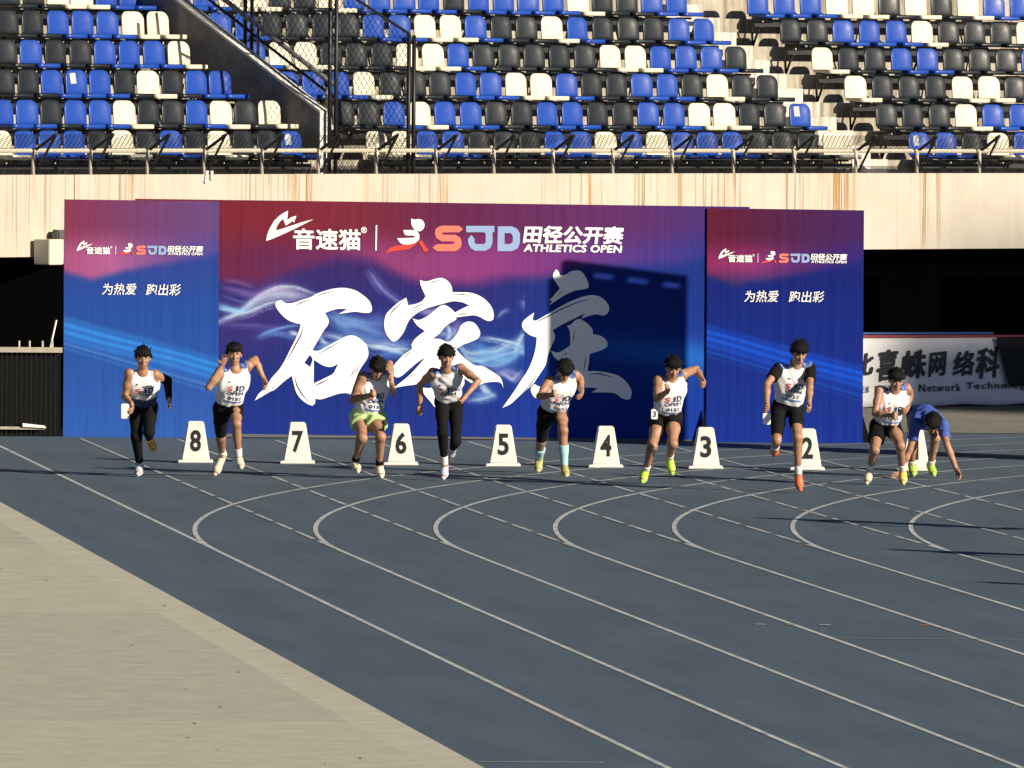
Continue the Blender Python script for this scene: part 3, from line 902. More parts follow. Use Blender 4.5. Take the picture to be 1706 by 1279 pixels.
def centre_print(x, y):
    u = np.clip((x - 365) / 813.0, 0, 1)
    top = ccol(u, [(0, (138, 36, 52)), (0.25, (142, 40, 58)), (0.48, (118, 38, 82)), (0.72, (114, 44, 102)), (0.88, (104, 46, 112)), (1, (84, 50, 128))])
    pink = ccol(u, [(0, (120, 36, 70)), (0.10, (112, 38, 84)), (0.22, (120, 42, 96)), (0.34, (165, 66, 122)), (0.55, (160, 62, 132)), (0.75, (124, 56, 138)), (1, (56, 56, 146))])
    low = ccol(np.clip((y - 460) / 265.0, 0, 1), [(0, (60, 40, 112)), (0.2, (44, 44, 124)), (0.45, (28, 48, 132)), (0.75, (25, 48, 136)), (1, (28, 52, 146))])
    lowr = ccol(np.clip((y - 440) / 285.0, 0, 1), [(0, (24, 50, 138)), (0.5, (16, 60, 158)), (1, (20, 62, 172))])
    low = low + (lowr - low) * sstep(0.45, 0.8, u)[..., None]
    w = wob(x, y, 60.0, 3) * 5
    c = top + (pink - top) * sstep(372, 432, y + w)[..., None]
    yb = np.interp(x, [225, 365, 430, 500, 560, 620, 700, 780, 900, 1000, 1178, 1250], [450, 462, 470, 446, 428, 440, 466, 470, 462, 452, 436, 430])
    c = c + (low - c) * sstep(-14, 16, y - yb + w)[..., None]
    c = c + (np.array((80, 44, 112)) - c) * (0.5 * sstep(470, 520, y) * (1 - sstep(560, 640, y)) * (1 - sstep(420, 560, x)))[..., None]
    # blue beam at the right
    yc = 566 + 0.10 * (x - 870)
    a = 0.75 * np.exp(-((y - yc) / 26.0) ** 2) * sstep(820, 1150, x)
    c = c + (np.array((38, 128, 226)) - c) * a[..., None]
    for pts, wd, al, col in RIB:
        P = np.array(pts); tt = np.linspace(0, len(P) - 1, 70); n = len(P)
        # Catmull-Rom resample
        i = np.minimum(tt.astype(int), n - 2); f = (tt - i)[:, None]
        pa, pb = P[np.maximum(i - 1, 0)], P[i]; pc, pd = P[i + 1], P[np.minimum(i + 2, n - 1)]
        Q = 0.5 * ((2 * pb) + (-pa + pc) * f + (2 * pa - 5 * pb + 4 * pc - pd) * f ** 2 + (-pa + 3 * pb - 3 * pc + pd) * f ** 3)
        r = wd * 3 + 14
        msk = (x > Q[:, 0].min() - r) & (x < Q[:, 0].max() + r) & (y > Q[:, 1].min() - r) & (y < Q[:, 1].max() + r)
        if not msk.any(): continue
        X, Y = x[msk], y[msk]
        d2 = (X[:, None] - Q[None, :, 0]) ** 2 + (Y[:, None] - Q[None, :, 1]) ** 2
        k = d2.argmin(1); d = np.sqrt(d2.min(1)); e = np.sin(np.pi * np.clip(k / 69.0, 0.06, 0.94)) ** 0.6
        aa = al * e * (np.exp(-(d / wd) ** 2) + 0.14 * np.exp(-(d / (wd * 3)) ** 2))
        aa = aa * (1 - 0.0) * (X < 874)
        c[msk] = c[msk] + (np.array(col) - c[msk]) * np.clip(aa, 0, 1)[:, None]
    return c

def side_print(x, y, x0, dy, dark):
    dx = x - x0; y = y - dy
    v = np.clip((y - 332) / 395.0, 0, 1)
    top = ccol(dx / 258.0, [(0, (150, 54, 82)), (0.35, (134, 62, 106)), (1, (116, 74, 134))])
    pink = ccol(dx / 258.0, [(0, (188, 84, 132)), (0.3, (196, 100, 152)), (0.6, (140, 84, 150)), (1, (84, 78, 162))])
    low = ccol(v, [(0.25, (50, 70, 154)), (0.45, (38, 80, 164)), (0.7, (42, 88, 172)), (1, (52, 98, 182))])
    w = wob(x, y, 55.0, 5) * 3
    c = top + (pink - top) * sstep(372, 430, y)[..., None]
    yb = np.interp(dx, [0, 45, 100, 180, 258], [448, 463, 452, 438, 424])
    c = c + (low - c) * sstep(-8, 10, y - yb + w)[..., None]
    yc = 546 + 0.27 * dx
    st = 0.75 + 0.25 * np.sin((y - 0.27 * dx) * 0.55 + wob(x, y, 40.0, 9))
    a = 0.9 * st * sstep(-26, -6, y - yc) * (1 - sstep(6, 34, y - yc))
    c = c + (np.array((58, 150, 238)) - c) * a[..., None]
    for off, al in ((26, 0.5), (34, 0.25)):
        a = al * np.exp(-((y - yc - off - 0.02 * dx) / 2.2) ** 2)
        c = c + (np.array((110, 165, 235)) - c) * a[..., None]
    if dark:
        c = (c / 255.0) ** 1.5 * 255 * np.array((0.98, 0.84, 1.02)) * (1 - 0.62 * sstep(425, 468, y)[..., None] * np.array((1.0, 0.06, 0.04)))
    return np.clip(c, 0, 255)

def vinyl_material():
    m = bpy.data.materials.new('printed_vinyl'); m.use_nodes = True
    nt = m.node_tree; b = nt.nodes['Principled BSDF']; L = nt.links.new
    at_ = nt.nodes.new('ShaderNodeAttribute'); at_.attribute_name = 'print'
    L(at_.outputs['Color'], b.inputs['Base Color'])
    b.inputs['Roughness'].default_value = 0.6
    b.inputs['Specular IOR Level'].default_value = 0.12
    tc = nt.nodes.new('ShaderNodeTexCoord')
    mp = nt.nodes.new('ShaderNodeMapping'); mp.inputs['Scale'].default_value = (9, 9, 0.25); L(tc.outputs['Object'], mp.inputs[0])
    n = nt.nodes.new('ShaderNodeTexNoise'); n.inputs['Scale'].default_value = 1.0; n.inputs['Detail'].default_value = 5; L(mp.outputs[0], n.inputs[0])
    bp = nt.nodes.new('ShaderNodeBump'); bp.inputs['Strength'].default_value = 0.33; bp.inputs['Distance'].default_value = 0.03
    L(n.outputs[0], bp.inputs['Height']); L(bp.outputs[0], b.inputs['Normal'])
    return m
M_VINYL = vinyl_material()

def vinyl(quad, fn, t, parent, nx, ny):
    """quad = pixel corners TL TR BR BL"""
    TL, TR, BR, BL = [np.array(q, float) for q in quad]
    u, v = np.meshgrid(np.linspace(0, 1, nx), np.linspace(0, 1, ny))
    p = (TL * ((1 - u) * (1 - v))[..., None] + TR * (u * (1 - v))[..., None] + BR * (u * v)[..., None] + BL * ((1 - u) * v)[..., None]).reshape(-1, 2)
    base = parent.matrix_world.translation
    vs = [plane_pt(x, y, t) - base for x, y in p]
    fs = []
    for j in range(ny - 1):
        for i in range(nx - 1):
            a = j * nx + i; fs.append((a, a + nx, a + nx + 1, a + 1))
    o = mesh_obj('vinyl_print', vs, fs, M_VINYL, parent)
    c = fn(p[:, 0], p[:, 1]) / 255.0
    lin = np.where(c <= 0.04045, c / 12.92, ((c + 0.055) / 1.055) ** 2.4)
    lin = lin * np.array((0.57, 0.68, 0.76))
    attr = o.data.color_attributes.new('print', 'FLOAT_COLOR', 'POINT')
    rgba = np.ones((len(p), 4), np.float32); rgba[:, :3] = lin
    attr.data.foreach_set('color', rgba.ravel())
    return o

M_FRAME = mat('frame_steel', (0.10, 0.10, 0.11), 0.5)
def panel(quad, t, parent):
    """frame box behind the vinyl, 9 cm deep"""
    bm = bmesh.new()
    pts = [plane_pt(x, y, t) for x, y in quad]
    lo = [pts[3], pts[2]]; hi = [pts[0], pts[1]]
    nrm = Vector((-SA, CA, 0)) * 0.09
    base = parent.location
    eps = Vector((-SA, CA, 0)) * 0.004
    for p in lo: p.z = gz(p.x) + 0.012
    box8(bm, [lo[0] + eps - base, lo[1] + eps - base, lo[1] + nrm - base, lo[0] + nrm - base, hi[0] + eps - base, hi[1] + eps - base, hi[1] + nrm - base, hi[0] + nrm - base])
    bmesh.ops.recalc_face_normals(bm, faces=bm.faces)
    return bm_obj('panel', bm, M_FRAME, parent)
QC = ((226, 331), (1249, 344.5), (1247, 733.5), (223, 720))
QL = ((108, 332), (365, 335.2), (363.5, 729.8), (105, 727.6))
QR = ((1178.5, 346.5), (1439.5, 350.3), (1437, 740), (1176.5, 736.8))
pc = panel(QC, TB + 0.03, backdrop)
pl = panel(QL, TB, backdrop)
pr = panel(QR, TB, backdrop)
bpy.context.view_layer.update()
vinyl(QC, centre_print, TB + 0.03, pc, 440, 165)
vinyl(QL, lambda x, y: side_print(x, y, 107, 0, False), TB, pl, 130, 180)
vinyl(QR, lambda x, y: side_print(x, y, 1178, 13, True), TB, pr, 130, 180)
# hem tapes and a triangular foot brace
for (x0, y0, x1, y1) in ((1437, 688, 1453, 741),):
    bm = bmesh.new(); t = TB + 0.10
    prism(bm, [plane_pt(1437, 690, t) - backdrop.location, plane_pt(1452, 743, t) - backdrop.location, plane_pt(1437, 741, t) - backdrop.location], Vector((-SA, CA, 0)) * 0.06)
    bm_obj('brace_and_shadow', bm, M_BLACK, backdrop)
bm = bmesh.new(); t = TB - 0.03
prism(bm, [plane_pt(1176, 682, t) - backdrop.location, plane_pt(1175.5, 734, t) - backdrop.location, plane_pt(1161, 734, t) - backdrop.location], Vector((-SA, CA, 0)) * 0.025)
bm_obj('brace_and_shadow', bm, M_BLACK, backdrop)  # black wedge in place of the cast shadow of a foot

# ---- lettering on the backdrop
def zl(origin, scale, pts): return [(origin[0] + x / scale, origin[1] + y / scale) for x, y in pts]
def slit(pts, w):
    """thin dry-brush gap along a polyline, as a closed loop"""
    P = [Vector(p) for p in pts]; L_, R_ = [], []
    for i, p in enumerate(P):
        d = (P[min(i + 1, len(P) - 1)] - P[max(i - 1, 0)]).normalized()
        k = w * math.sin(math.pi * (0.08 + 0.84 * i / (len(P) - 1)))
        n = Vector((-d.y, d.x)) * k
        L_.append(p + n); R_.append(p - n)
    return [(p.x, p.y) for p in L_ + R_[::-1]]
def inside(poly, p):
    c = False; j = len(poly) - 1
    for i in range(len(poly)):
        if (poly[i][1] > p[1]) != (poly[j][1] > p[1]) and p[0] < (poly[j][0] - poly[i][0]) * (p[1] - poly[i][1]) / (poly[j][1] - poly[i][1]) + poly[i][0]: c = not c
        j = i
    return c
G1 = ((360, 450), 5.3286); G2 = ((620, 450), 5.3286); G3 = ((820, 430), 4.919)
shi = [[(575,262),(600,282),(640,294),(690,287),(760,264),(835,240),(900,205),(980,178),(1060,160),(1150,157),(1240,180),(1310,225),(1360,272),(1383,330),(1380,362),(1355,378),(1290,376),(1240,368),(1170,376),(1088,388),(1165,345),(1100,342),(1040,352),(965,380),(985,410),(1001,450),(990,490),(960,530),(935,570),(900,630),(855,710),(905,715),(960,690),(1050,640),(1130,598),(1190,577),(1250,590),(1300,625),(1340,672),(1353,740),(1338,790),(1300,845),(1262,910),(1235,985),(1195,1102),(1150,1090),(1080,1098),(1000,1125),(930,1146),(880,1140),(878,1180),(855,1202),(810,1186),(750,1140),(710,1080),(690,1010),(672,935),(600,990),(520,1060),(480,1077),(400,1125),(343,1157),(380,1095),(440,1040),(490,960),(560,880),(610,800),(650,720),(700,620),(735,540),(752,478),(690,465),(620,430),(560,370),(528,315),(534,282)],
       [(833,750),(782,822),(835,858),(856,792)], [(868,795),(950,845),(1020,858),(1085,830),(1060,880),(1035,920),(960,960),(866,1005)]]
shi_s = [([(690,322),(760,286),(832,256)], 5), ([(868,243),(960,205),(1062,186)], 4), ([(782,492),(745,590),(690,690),(628,800)], 6), ([(908,745),(1000,690),(1108,632)], 5),
         ([(872,1030),(930,1000),(998,966)], 6), ([(1190,962),(1215,910),(1242,856)], 4), ([(1222,935),(1250,890),(1285,815)], 3), ([(694,930),(715,1020),(760,1100),(822,1168)], 6), ([(470,1065),(500,1040),(520,1018)], 3)]
jia = [[(425,85),(460,97),(500,95),(560,75),(615,68),(660,85),(700,130),(715,195),(800,195),(880,200),(950,225),(1010,265),(1060,325),(1080,390),(1074,440),(1040,452),(1000,440),(950,412),(900,400),(850,405),(745,418),(742,440),(660,490),(600,560),(538,606),(600,610),(680,635),(740,580),(770,530),(782,498),(820,465),(860,455),(905,467),(942,510),(960,560),(940,605),(890,630),(800,665),(745,700),(800,760),(860,810),(920,845),(980,850),(1050,890),(1120,935),(1150,975),(1165,1045),(1140,1000),(1080,990),(1000,1000),(950,1015),(880,1000),(815,960),(760,960),(700,1010),(650,1150),(595,1210),(557,1218),(520,1170),(455,1090),(452,1042),(520,1044),(560,1000),(530,940),(470,970),(400,1010),(300,1025),(188,1046),(260,990),(320,940),(380,880),(475,770),(400,820),(330,880),(250,945),(205,946),(176,905),(185,860),(220,810),(280,750),(350,700),(350,660),(380,610),(440,560),(470,540),(410,500),(380,465),(358,428),(420,440),(500,400),(560,350),(610,314),(650,310),(700,340),(735,375),(800,340),(862,312),(800,285),(740,275),(690,280),(620,300),(560,315),(480,340),(400,380),(340,430),(310,480),(290,530),(260,580),(215,625),(180,631),(140,590),(112,530),(108,460),(125,390),(180,330),(240,280),(303,243),(320,310),(380,300),(440,275),(475,230),(450,180),(430,130)]]
jia_s = [([(495,108),(550,98),(605,90)], 4), ([(725,215),(800,214),(872,228)], 4), ([(145,418),(190,350),(295,262)], 5), ([(330,352),(400,322),(470,288)], 4), ([(330,395),(400,345),(500,310)], 3), ([(750,400),(800,388),(855,384)], 4), ([(415,450),(490,405),(550,360)], 3), ([(270,790),(310,750),(352,714)], 4), ([(305,975),(340,940),(370,915)], 3)]
z1 = [[(345,445),(330,500),(360,510),(450,460),(560,395),(660,345),(760,310),(840,303),(900,325),(945,370),(959,410),(945,450),(910,470),(860,460),(800,470),(728,498),(757,453),(640,510),(560,550),(497,590),(516,638),(500,690),(475,740),(455,800),(440,870),(400,935),(330,1035),(270,1085),(200,1150),(150,1195),(83,1226),(130,1160),(180,1090),(230,1010),(290,920),(330,830),(355,740),(365,650),(310,630),(260,590),(244,550),(255,515),(300,475)],
      [(720,499),(780,535),(820,580),(826,622),(870,630),(915,650),(945,695),(935,730),(890,755),(830,775),(800,790),(792,860),(780,925),(860,925),(960,940),(1040,965),(1100,1015),(1135,1070),(1142,1110),(1130,1150),(1100,1158),(1060,1145),(1010,1110),(950,1100),(812,1100),(868,1066),(780,1060),(680,1085),(560,1120),(440,1150),(360,1147),(325,1110),(317,1065),(345,1030),(400,1050),(520,1000),(650,960),(680,930),(670,870),(600,850),(550,840),(510,810),(478,755),(520,770),(560,765),(625,725),(640,700),(635,600),(613,553),(642,545),(680,510)],
      [(525,90),(545,110),(555,140),(600,135),(640,110),(690,100),(732,110),(770,160),(791,220),(782,245),(740,255),(680,265),(600,300),(520,350),(470,382),(500,340),(470,346),(510,300),(555,245),(530,210),(505,170),(499,130)]]
z1_s = [([(348,530),(420,495),(560,420),(700,360),(805,334)], 5), ([(672,590),(668,650),(656,690)], 4), ([(580,800),(602,783),(622,766)], 3), ([(766,805),(760,870),(750,935)], 4), ([(792,950),(880,946),(1000,978)], 6), ([(525,320),(552,288),(575,265)], 3), ([(230,1112),(310,1040),(385,935)], 4)]
WF = bd(TB + 0.022)
bpy.context.view_layer.update()
for loops, slits, gg, nm in ((shi, shi_s, G1, 'shi'), (jia, jia_s, G2, 'jia'), (z1, z1_s, G3, 'zhuang')):
    LL = [smooth_loop(zl(*gg, lp)) for lp in loops]
    SL = [zl(*gg, slit(p, w)) for p, w in slits]
    sets = [LL] if nm != 'zhuang' else [[l] for l in LL]
    V_, F_ = [], []
    for k, st in enumerate(sets):
        inn = [s_ for s_ in SL if inside(st[0], [sum(q) / len(s_) for q in zip(*s_)])]
        v, f = fill_mesh(st + inn); o0 = len(V_)
        V_ += [plane_pt(x, y, TB + 0.022 - 0.0007 * k) - pc.matrix_world.translation for x, y in v]; F_ += [tuple(i + o0 for i in q) for q in f]
    mesh_obj('brush_character', V_, F_, M_PRINTW, pc)
M_SALMON = mat('salmon_print', srgb(238, 118, 100), 0.5)
M_PALEBLUE = mat('pale_blue_print', srgb(142, 166, 208), 0.5)
M_REDP = mat('red_print', srgb(222, 62, 40), 0.5)
ZA = ((430, 340), 8.124); ZB = ((630, 350), 6.824)
swoosh = zl(*ZA, [(405,85),(395,215),(450,175),(520,155),(485,250),(470,225),(375,290),(350,230),(340,195),(290,240),(255,300),(240,355),(330,330),(450,290),(600,240),(752,203),(640,260),(500,330),(350,400),(200,465),(108,497),(120,420),(160,320),(220,220),(300,145)])
head_l = zl(*ZB, [(375,95),(420,105),(470,100),(510,120),(528,165),(515,210),(480,238),(440,235),(400,205),(378,160)])
body_l = zl(*ZB, [(285,225),(400,225),(440,240),(468,280),(465,330),(430,365),(370,385),(290,388),(245,365),(215,318),(400,312),(415,300),(405,288),(320,285),(295,260)])
red1 = zl(*ZB, [(75,490),(130,430),(200,405),(320,395),(440,370),(460,365),(350,440),(250,455),(160,465)])
red2 = zl(*ZB, [(460,360),(490,340),(570,455),(540,475),(520,465)])
S_l = zl(*ZB, [(965,215),(920,250),(740,252),(720,265),(740,278),(880,280),(930,310),(948,350),(945,410),(910,450),(860,465),(670,465),(615,425),(665,388),(850,385),(870,370),(850,355),(720,352),(665,320),(645,270),(650,220),(690,185),(740,175),(920,178)])
J_l = zl(*ZB, [(1000,178),(1322,178),(1322,250),(1300,250),(1300,370),(1275,430),(1220,460),(1100,462),(1050,430),(1020,370),(1020,325),(1060,280),(1095,325),(1095,365),(1110,385),(1200,385),(1222,365),(1222,265),(1200,250),(1000,250)])
D_l = [zl(*ZB, [(1360,183),(1520,183),(1580,210),(1612,265),(1612,370),(1585,435),(1520,465),(1355,465)]), zl(*ZB, [(1437,260),(1437,385),(1500,385),(1530,360),(1530,290),(1505,260)])]
def logo_group(fnp, parent, tx, fnk):
    """event logo line; tx maps centre-panel pixels to this panel's pixels"""
    def shp(name, loops, m, sm=False):
        v, f = fill_mesh([[tx(*p) for p in (smooth_loop(l, 3) if sm else l)] for l in loops])
        flat_obj(name, v, f, fnp, m, parent)
    shp('swoosh_mark', [swoosh], M_PRINTW)
    shp('runner_mark', [head_l, body_l], M_PRINTW, True)
    shp('track_mark', [red1, red2], M_REDP)
    shp('letter', [S_l], M_SALMON); shp('letter', [J_l], M_PALEBLUE); shp('letter', D_l, M_PALEBLUE)
    shp('divider', [[(626, 375), (628.4, 375), (627.6, 417), (625.2, 417)]], M_PRINTW)
    def txt(s, b, e, shear=0.0, spc=1.0, asp=1.0):
        x0, y0, x1, y1 = b; sl = 0.0135
        bold_obj('lettering', s, lambda a, c: tx(x0 + a * (x1 - x0), y1 - c * (y1 - y0) + sl * a * (x1 - x0)), fnk, M_PRINTW, parent, e, shear, spc, asp)
    txt('音速猫', (489, 381, 600, 414.5), 0.030)
    txt('®', (601.5, 378, 611, 388), 0.03)
    txt('田径公开赛', (872, 376, 1038, 404), 0.040, 0.12)
    txt('ATHLETICS OPEN', (873, 407, 1036, 418.5), 0.055, 0.12, 1.05, 0.75)
logo_group(WF, pc, lambda x, y: (x, y), lambda k: bd(TB + 0.022 - 0.0004 * k))
WL = bd(TB - 0.008)
logo_group(WL, pl, lambda x, y: (128 + .3535 * (x - 444), 400 + .3535 * (y - 350)), lambda k: bd(TB - 0.008 - 0.0004 * k))
logo_group(WL, pr, lambda x, y: (1197 + .3600 * (x - 444), 413 + .3600 * (y - 350)), lambda k: bd(TB - 0.008 - 0.0004 * k))
for s, b, par in (('为热爱', (170, 472, 227, 491), pl), ('跑出彩', (243, 473, 301, 492), pl), ('为热爱', (1240, 484, 1297, 503), pr), ('跑出彩', (1314, 485, 1373, 503.5), pr)):
    bold_obj('slogan', s, lambda a, c, b=b: (b[0] + a * (b[2] - b[0]), b[3] - c * (b[3] - b[1])), lambda k: bd(TB - 0.008 - 0.0004 * k), M_PRINTW, par, 0.009, 0.15)

# ------------------------------------------------------------------ perimeter board, dark cover, passage fence
bA, bB = onground(1440, 680), onground(1706, 676)
bdir = (bB - bA); bdir.z = 0; bdir.normalize(); bn = Vector((-bdir.y, bdir.x, 0))
if bn.y > 0: bn = -bn
def board_pt(x, y, off=0.0):
    d = ray(x, y); o = Vector((0, 0, CAM_H)); base = bA + bn * off
    k = (base - o).dot(bn) / d.dot(bn); return o + d * k
M_CLOTH = mat('banner_cloth', (0.84, 0.84, 0.84), 0.8, var=0.05, vscale=3, bump=0.5, bscale=5)
board = thing('perimeter_banner', 'white perimeter banner with black brush lettering, right of the backdrop', 'banner', (bA.x, bA.y, gz(bA.x)))
bpy.context.view_layer.update()
nx, ny = 60, 10
v2 = [(1380 + 420 * i / nx, j / ny) for j in range(ny + 1) for i in range(nx + 1)]
vs = []
for x, w in v2:
    yt = 563.5 + (562.2 - 563.5) * (x - 1440) / 266; yb = 678 + (672 - 678) * (x - 1440) / 266 + 1.2 * math.sin(x * 0.05)
    p = board_pt(x, yt + (yb - yt) * w) + bn * (0.012 * math.sin(x * 0.11 + 4 * w) * w)
    vs.append(p - board.location)
fs = [(j * (nx + 1) + i, (j + 1) * (nx + 1) + i, (j + 1) * (nx + 1) + i + 1, j * (nx + 1) + i + 1) for j in range(ny) for i in range(nx)]
cl = mesh_obj('cloth', vs, fs, M_CLOTH, board, True)
md = cl.modifiers.new('thickness', 'SOLIDIFY'); md.thickness = 0.004; md.offset = -1
bf = lambda x, y: board_pt(x, y, 0.022)
for s, b in (('北', (1421, 591, 1455, 626)), ('喜', (1463, 585, 1496, 634)), ('蛛', (1502, 586, 1542, 631)), ('网', (1548, 589, 1577, 627)), ('络', (1589, 587, 1623, 626)), ('科', (1628, 581, 1664, 630))):
    bold_obj('brush_letter', s, lambda a, c, b=b: (b[0] + a * (b[2] - b[0]), b[3] - c * (b[3] - b[1]) - 3 * a), lambda k: (lambda x, y: board_pt(x, y, 0.022 + 0.0004 * k)), M_PRINTB, board, 0.035, 0.12)
for s, b in (('HEBEI', (1392, 645, 1447, 655)), ('XIZHU', (1458, 643, 1519, 654)), ('Network', (1531.5, 640, 1601, 652.5)), ('Technology', (1611, 637, 1718, 651))):
    bold_obj('lettering', s, lambda a, c, b=b: (b[0] + a * (b[2] - b[0]), b[3] - c * (b[3] - b[1]) - 1.5 * a), lambda k: (lambda x, y: board_pt(x, y, 0.022 + 0.0004 * k)), M_PRINTB, board, 0.02, 0.0, 1.25, 0.7)
for y0, y1, x1, m, nm in ((558.2, 562.6, 1800, mat('red_bar', (0.32, 0.05, 0.06), 0.5), 'red_bar'), (553.5, 556.8, 1655, mat('blue_bar', (0.04, 0.10, 0.30), 0.5), 'blue_bar')):
    bm = bmesh.new(); pts = [board_pt(1380, y0, -.02), board_pt(x1, y0 - 0.5, -.02), board_pt(x1, y1 - 0.5, -.02), board_pt(1380, y1, -.02)]
    prism(bm, [p - board.location for p in pts], -bn * 0.05); bmesh.ops.recalc_face_normals(bm, faces=bm.faces); bm_obj(nm, bm, m, board)
for x in (1395, 1520, 1640, 1760):
    bm = bmesh.new(); p = board_pt(x, 560, -0.06); q = Vector((p.x, p.y, gz(p.x))); tube(bm, q - board.location, p - board.location, 0.03, 6); bm_obj('post', bm, M_STEEL, board)
dk = [board_pt(x, y, 0.09) for x, y in ((1662, 562.5), (1800, 560), (1800, 640), (1684, 643.5))]
cov = thing('dark_cover', 'dark cloth cover hanging over the right end of the white banner', 'cover', (dk[3].x, dk[3].y, gz(dk[3].x)))
bm = bmesh.new(); prism(bm, [p - cov.location for p in dk], -bn * 0.02); bmesh.ops.recalc_face_normals(bm, faces=bm.faces); bm_obj('cloth', bm, mat('dark_cloth', (0.012, 0.012, 0.016), 0.85), cov)
bm = bmesh.new(); tube(bm, dk[0] + bn * .0 - cov.location, dk[1] - cov.location, 0.012, 6); bm_obj('hem_rod', bm, M_STEEL, cov)

# passage fence at the left: rail, stub posts, bars, shade net behind
fl, fr = onground(-90, 726.5), onground(103, 727.5)
fdir = (fr - fl); fdir.z = 0; flen = fdir.length; fdir.normalize(); fn_ = Vector((-fdir.y, fdir.x, 0))
pf = thing('passage_fence', 'black barred fence with pale top rail under the left of the stand', 'fence', (fr.x, fr.y, gz(fr.x)))
FOo = pf.location
def fp(a, z, off=0.0):
    p = fl + fdir * a + fn_ * off; return Vector((p.x, p.y, gz(p.x) + z)) - FOo
bm = bmesh.new(); box8(bm, [fp(0, 1.055), fp(flen, 1.055), fp(flen, 1.055, .06), fp(0, 1.055, .06), fp(0, 1.12), fp(flen, 1.12), fp(flen, 1.12, .06), fp(0, 1.12, .06)])
bm_obj('top_rail', bm, mat('pale_rail', (0.34, 0.30, 0.24), 0.6, var=0.2, vscale=9), pf)
n = int(flen / 0.062)
for i in range(n):
    a = 0.03 + i * 0.062; bm = bmesh.new(); tube(bm, fp(a, 0.01, .04), fp(a, 1.06, .04), 0.007, 5); bm_obj('bar', bm, M_STEEL, pf)
for px_ in (31, 48, 69, 85):
    a = (onground(px_, 727) - fl).dot(fdir); bm = bmesh.new(); tube(bm, fp(a, 1.11, .03), fp(a, 1.20, .03), 0.014, 6); bm_obj('stub_post', bm, M_GALV, pf)
bm = bmesh.new(); box8(bm, [fp(0, 0.005, .10), fp(flen, 0.005, .10), fp(flen, 0.005, .11), fp(0, 0.005, .11), fp(0, 1.05, .10), fp(flen, 1.05, .10), fp(flen, 1.05, .11), fp(0, 1.05, .11)])
bm_obj('shade_net', bm, M_BLACK, pf)
bm = bmesh.new(); box8(bm, [fp(0, 0.09, -.01), fp(flen - .22, 0.09, -.01), fp(flen - .22, 0.09, .02), fp(0, 0.09, .02), fp(0, 0.125, -.01), fp(flen - .22, 0.125, -.01), fp(flen - .22, 0.125, .02), fp(0, 0.125, .02)])
bm_obj('bottom_rail', bm, mat('pale_rail', (0, 0, 0)), pf)
a0 = (onground(36, 727) - fl).dot(fdir)
bm = bmesh.new(); box8(bm, [fp(a0, 0.126, -.05), fp(a0 + .30, 0.11, -.05), fp(a0 + .30, 0.11, .05), fp(a0, 0.126, .05), fp(a0, 0.17, -.05), fp(a0 + .28, 0.14, -.05), fp(a0 + .28, 0.14, .05), fp(a0, 0.17, .05)])
for v in bm.verts: v.co += FOo
tag(bm_obj('white_plank', bm, M_WHITE), 'short white plank lying on the bottom rail of the left fence', 'plank')
bm = bmesh.new(); a0 = (onground(84, 727) - fl).dot(fdir); tube(bm, fp(a0 - .02, 1.06, .09) + FOo, fp(a0 + .075, 1.46, .13) + FOo, 0.013, 6)
tag(bm_obj('leaning_stick', bm, M_WHITE), 'pale stick leaning behind the rail of the left fence', 'stick')
# dark service wall closing the passage
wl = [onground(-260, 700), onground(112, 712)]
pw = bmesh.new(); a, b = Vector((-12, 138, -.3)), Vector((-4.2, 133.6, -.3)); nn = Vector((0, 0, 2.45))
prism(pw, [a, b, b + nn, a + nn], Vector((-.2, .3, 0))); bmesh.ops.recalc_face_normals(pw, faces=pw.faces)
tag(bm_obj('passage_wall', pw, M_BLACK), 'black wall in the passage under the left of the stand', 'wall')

# ------------------------------------------------------------------ lane number markers
MK = [(8, 325, 771.5), (7, 495, 773), (6, 667.5, 775.5), (5, 838, 777.5), (4, 1009, 779.5), (3, 1175.5, 781.5), (2, 1345, 783.5), (1, 1525, 785)]
def frustum(bm, w0, d0, w1, d1, z0, z1):
    box8(bm, [Vector(p) for p in ((-w0 / 2, -d0 / 2, z0), (w0 / 2, -d0 / 2, z0), (w0 / 2, d0 / 2, z0), (-w0 / 2, d0 / 2, z0), (-w1 / 2, -d1 / 2, z1), (w1 / 2, -d1 / 2, z1), (w1 / 2, d1 / 2, z1), (-w1 / 2, d1 / 2, z1))])
bm = bmesh.new(); frustum(bm, 0.335, 0.30, 0.185, 0.19, 0.031, 0.485); bmesh.ops.bevel(bm, geom=bm.edges[:], offset=0.014, segments=3, affect='EDGES')
ME_MB = bpy.data.meshes.new('body'); bm.to_mesh(ME_MB); bm.free(); ME_MB.materials.append(M_WHITE)
bm = bmesh.new(); frustum(bm, 0.415, 0.37, 0.40, 0.355, 0.0, 0.032); bmesh.ops.bevel(bm, geom=bm.edges[:], offset=0.006, segments=2, affect='EDGES')
ME_MF = bpy.data.meshes.new('base_flange'); bm.to_mesh(ME_MF); bm.free(); ME_MF.materials.append(M_WHITE)
NUMW = {1: 'one', 2: 'two', 3: 'three', 4: 'four', 5: 'five', 6: 'six', 7: 'seven', 8: 'eight'}
for num, x, y in MK:
    p = onground(x, y); p = p + Vector((0, 0.185, 0)); p.z = gz(p.x) + 0.005
    e = thing('lane_marker', 'white tapered lane marker box bearing the number %s' % NUMW[num], 'lane marker', p, 0.02, 'lane number markers')
    mb = link(bpy.data.objects.new('body', ME_MB), e); link(bpy.data.objects.new('base_flange', ME_MF), e)
    v, f = text_mesh(str(num), 0.03)
    w = 0.130 if num != 1 else 0.07
    vs = []
    for a, c in v:
        z = 0.13 + c * 0.255; k = (z - 0.031) / 0.454; yy = -(0.15 + (0.095 - 0.15) * k) - 0.003
        vs.append(((a - 0.5) * w, yy, z))
    mesh_obj('numeral', vs, f, M_PRINTB, mb)

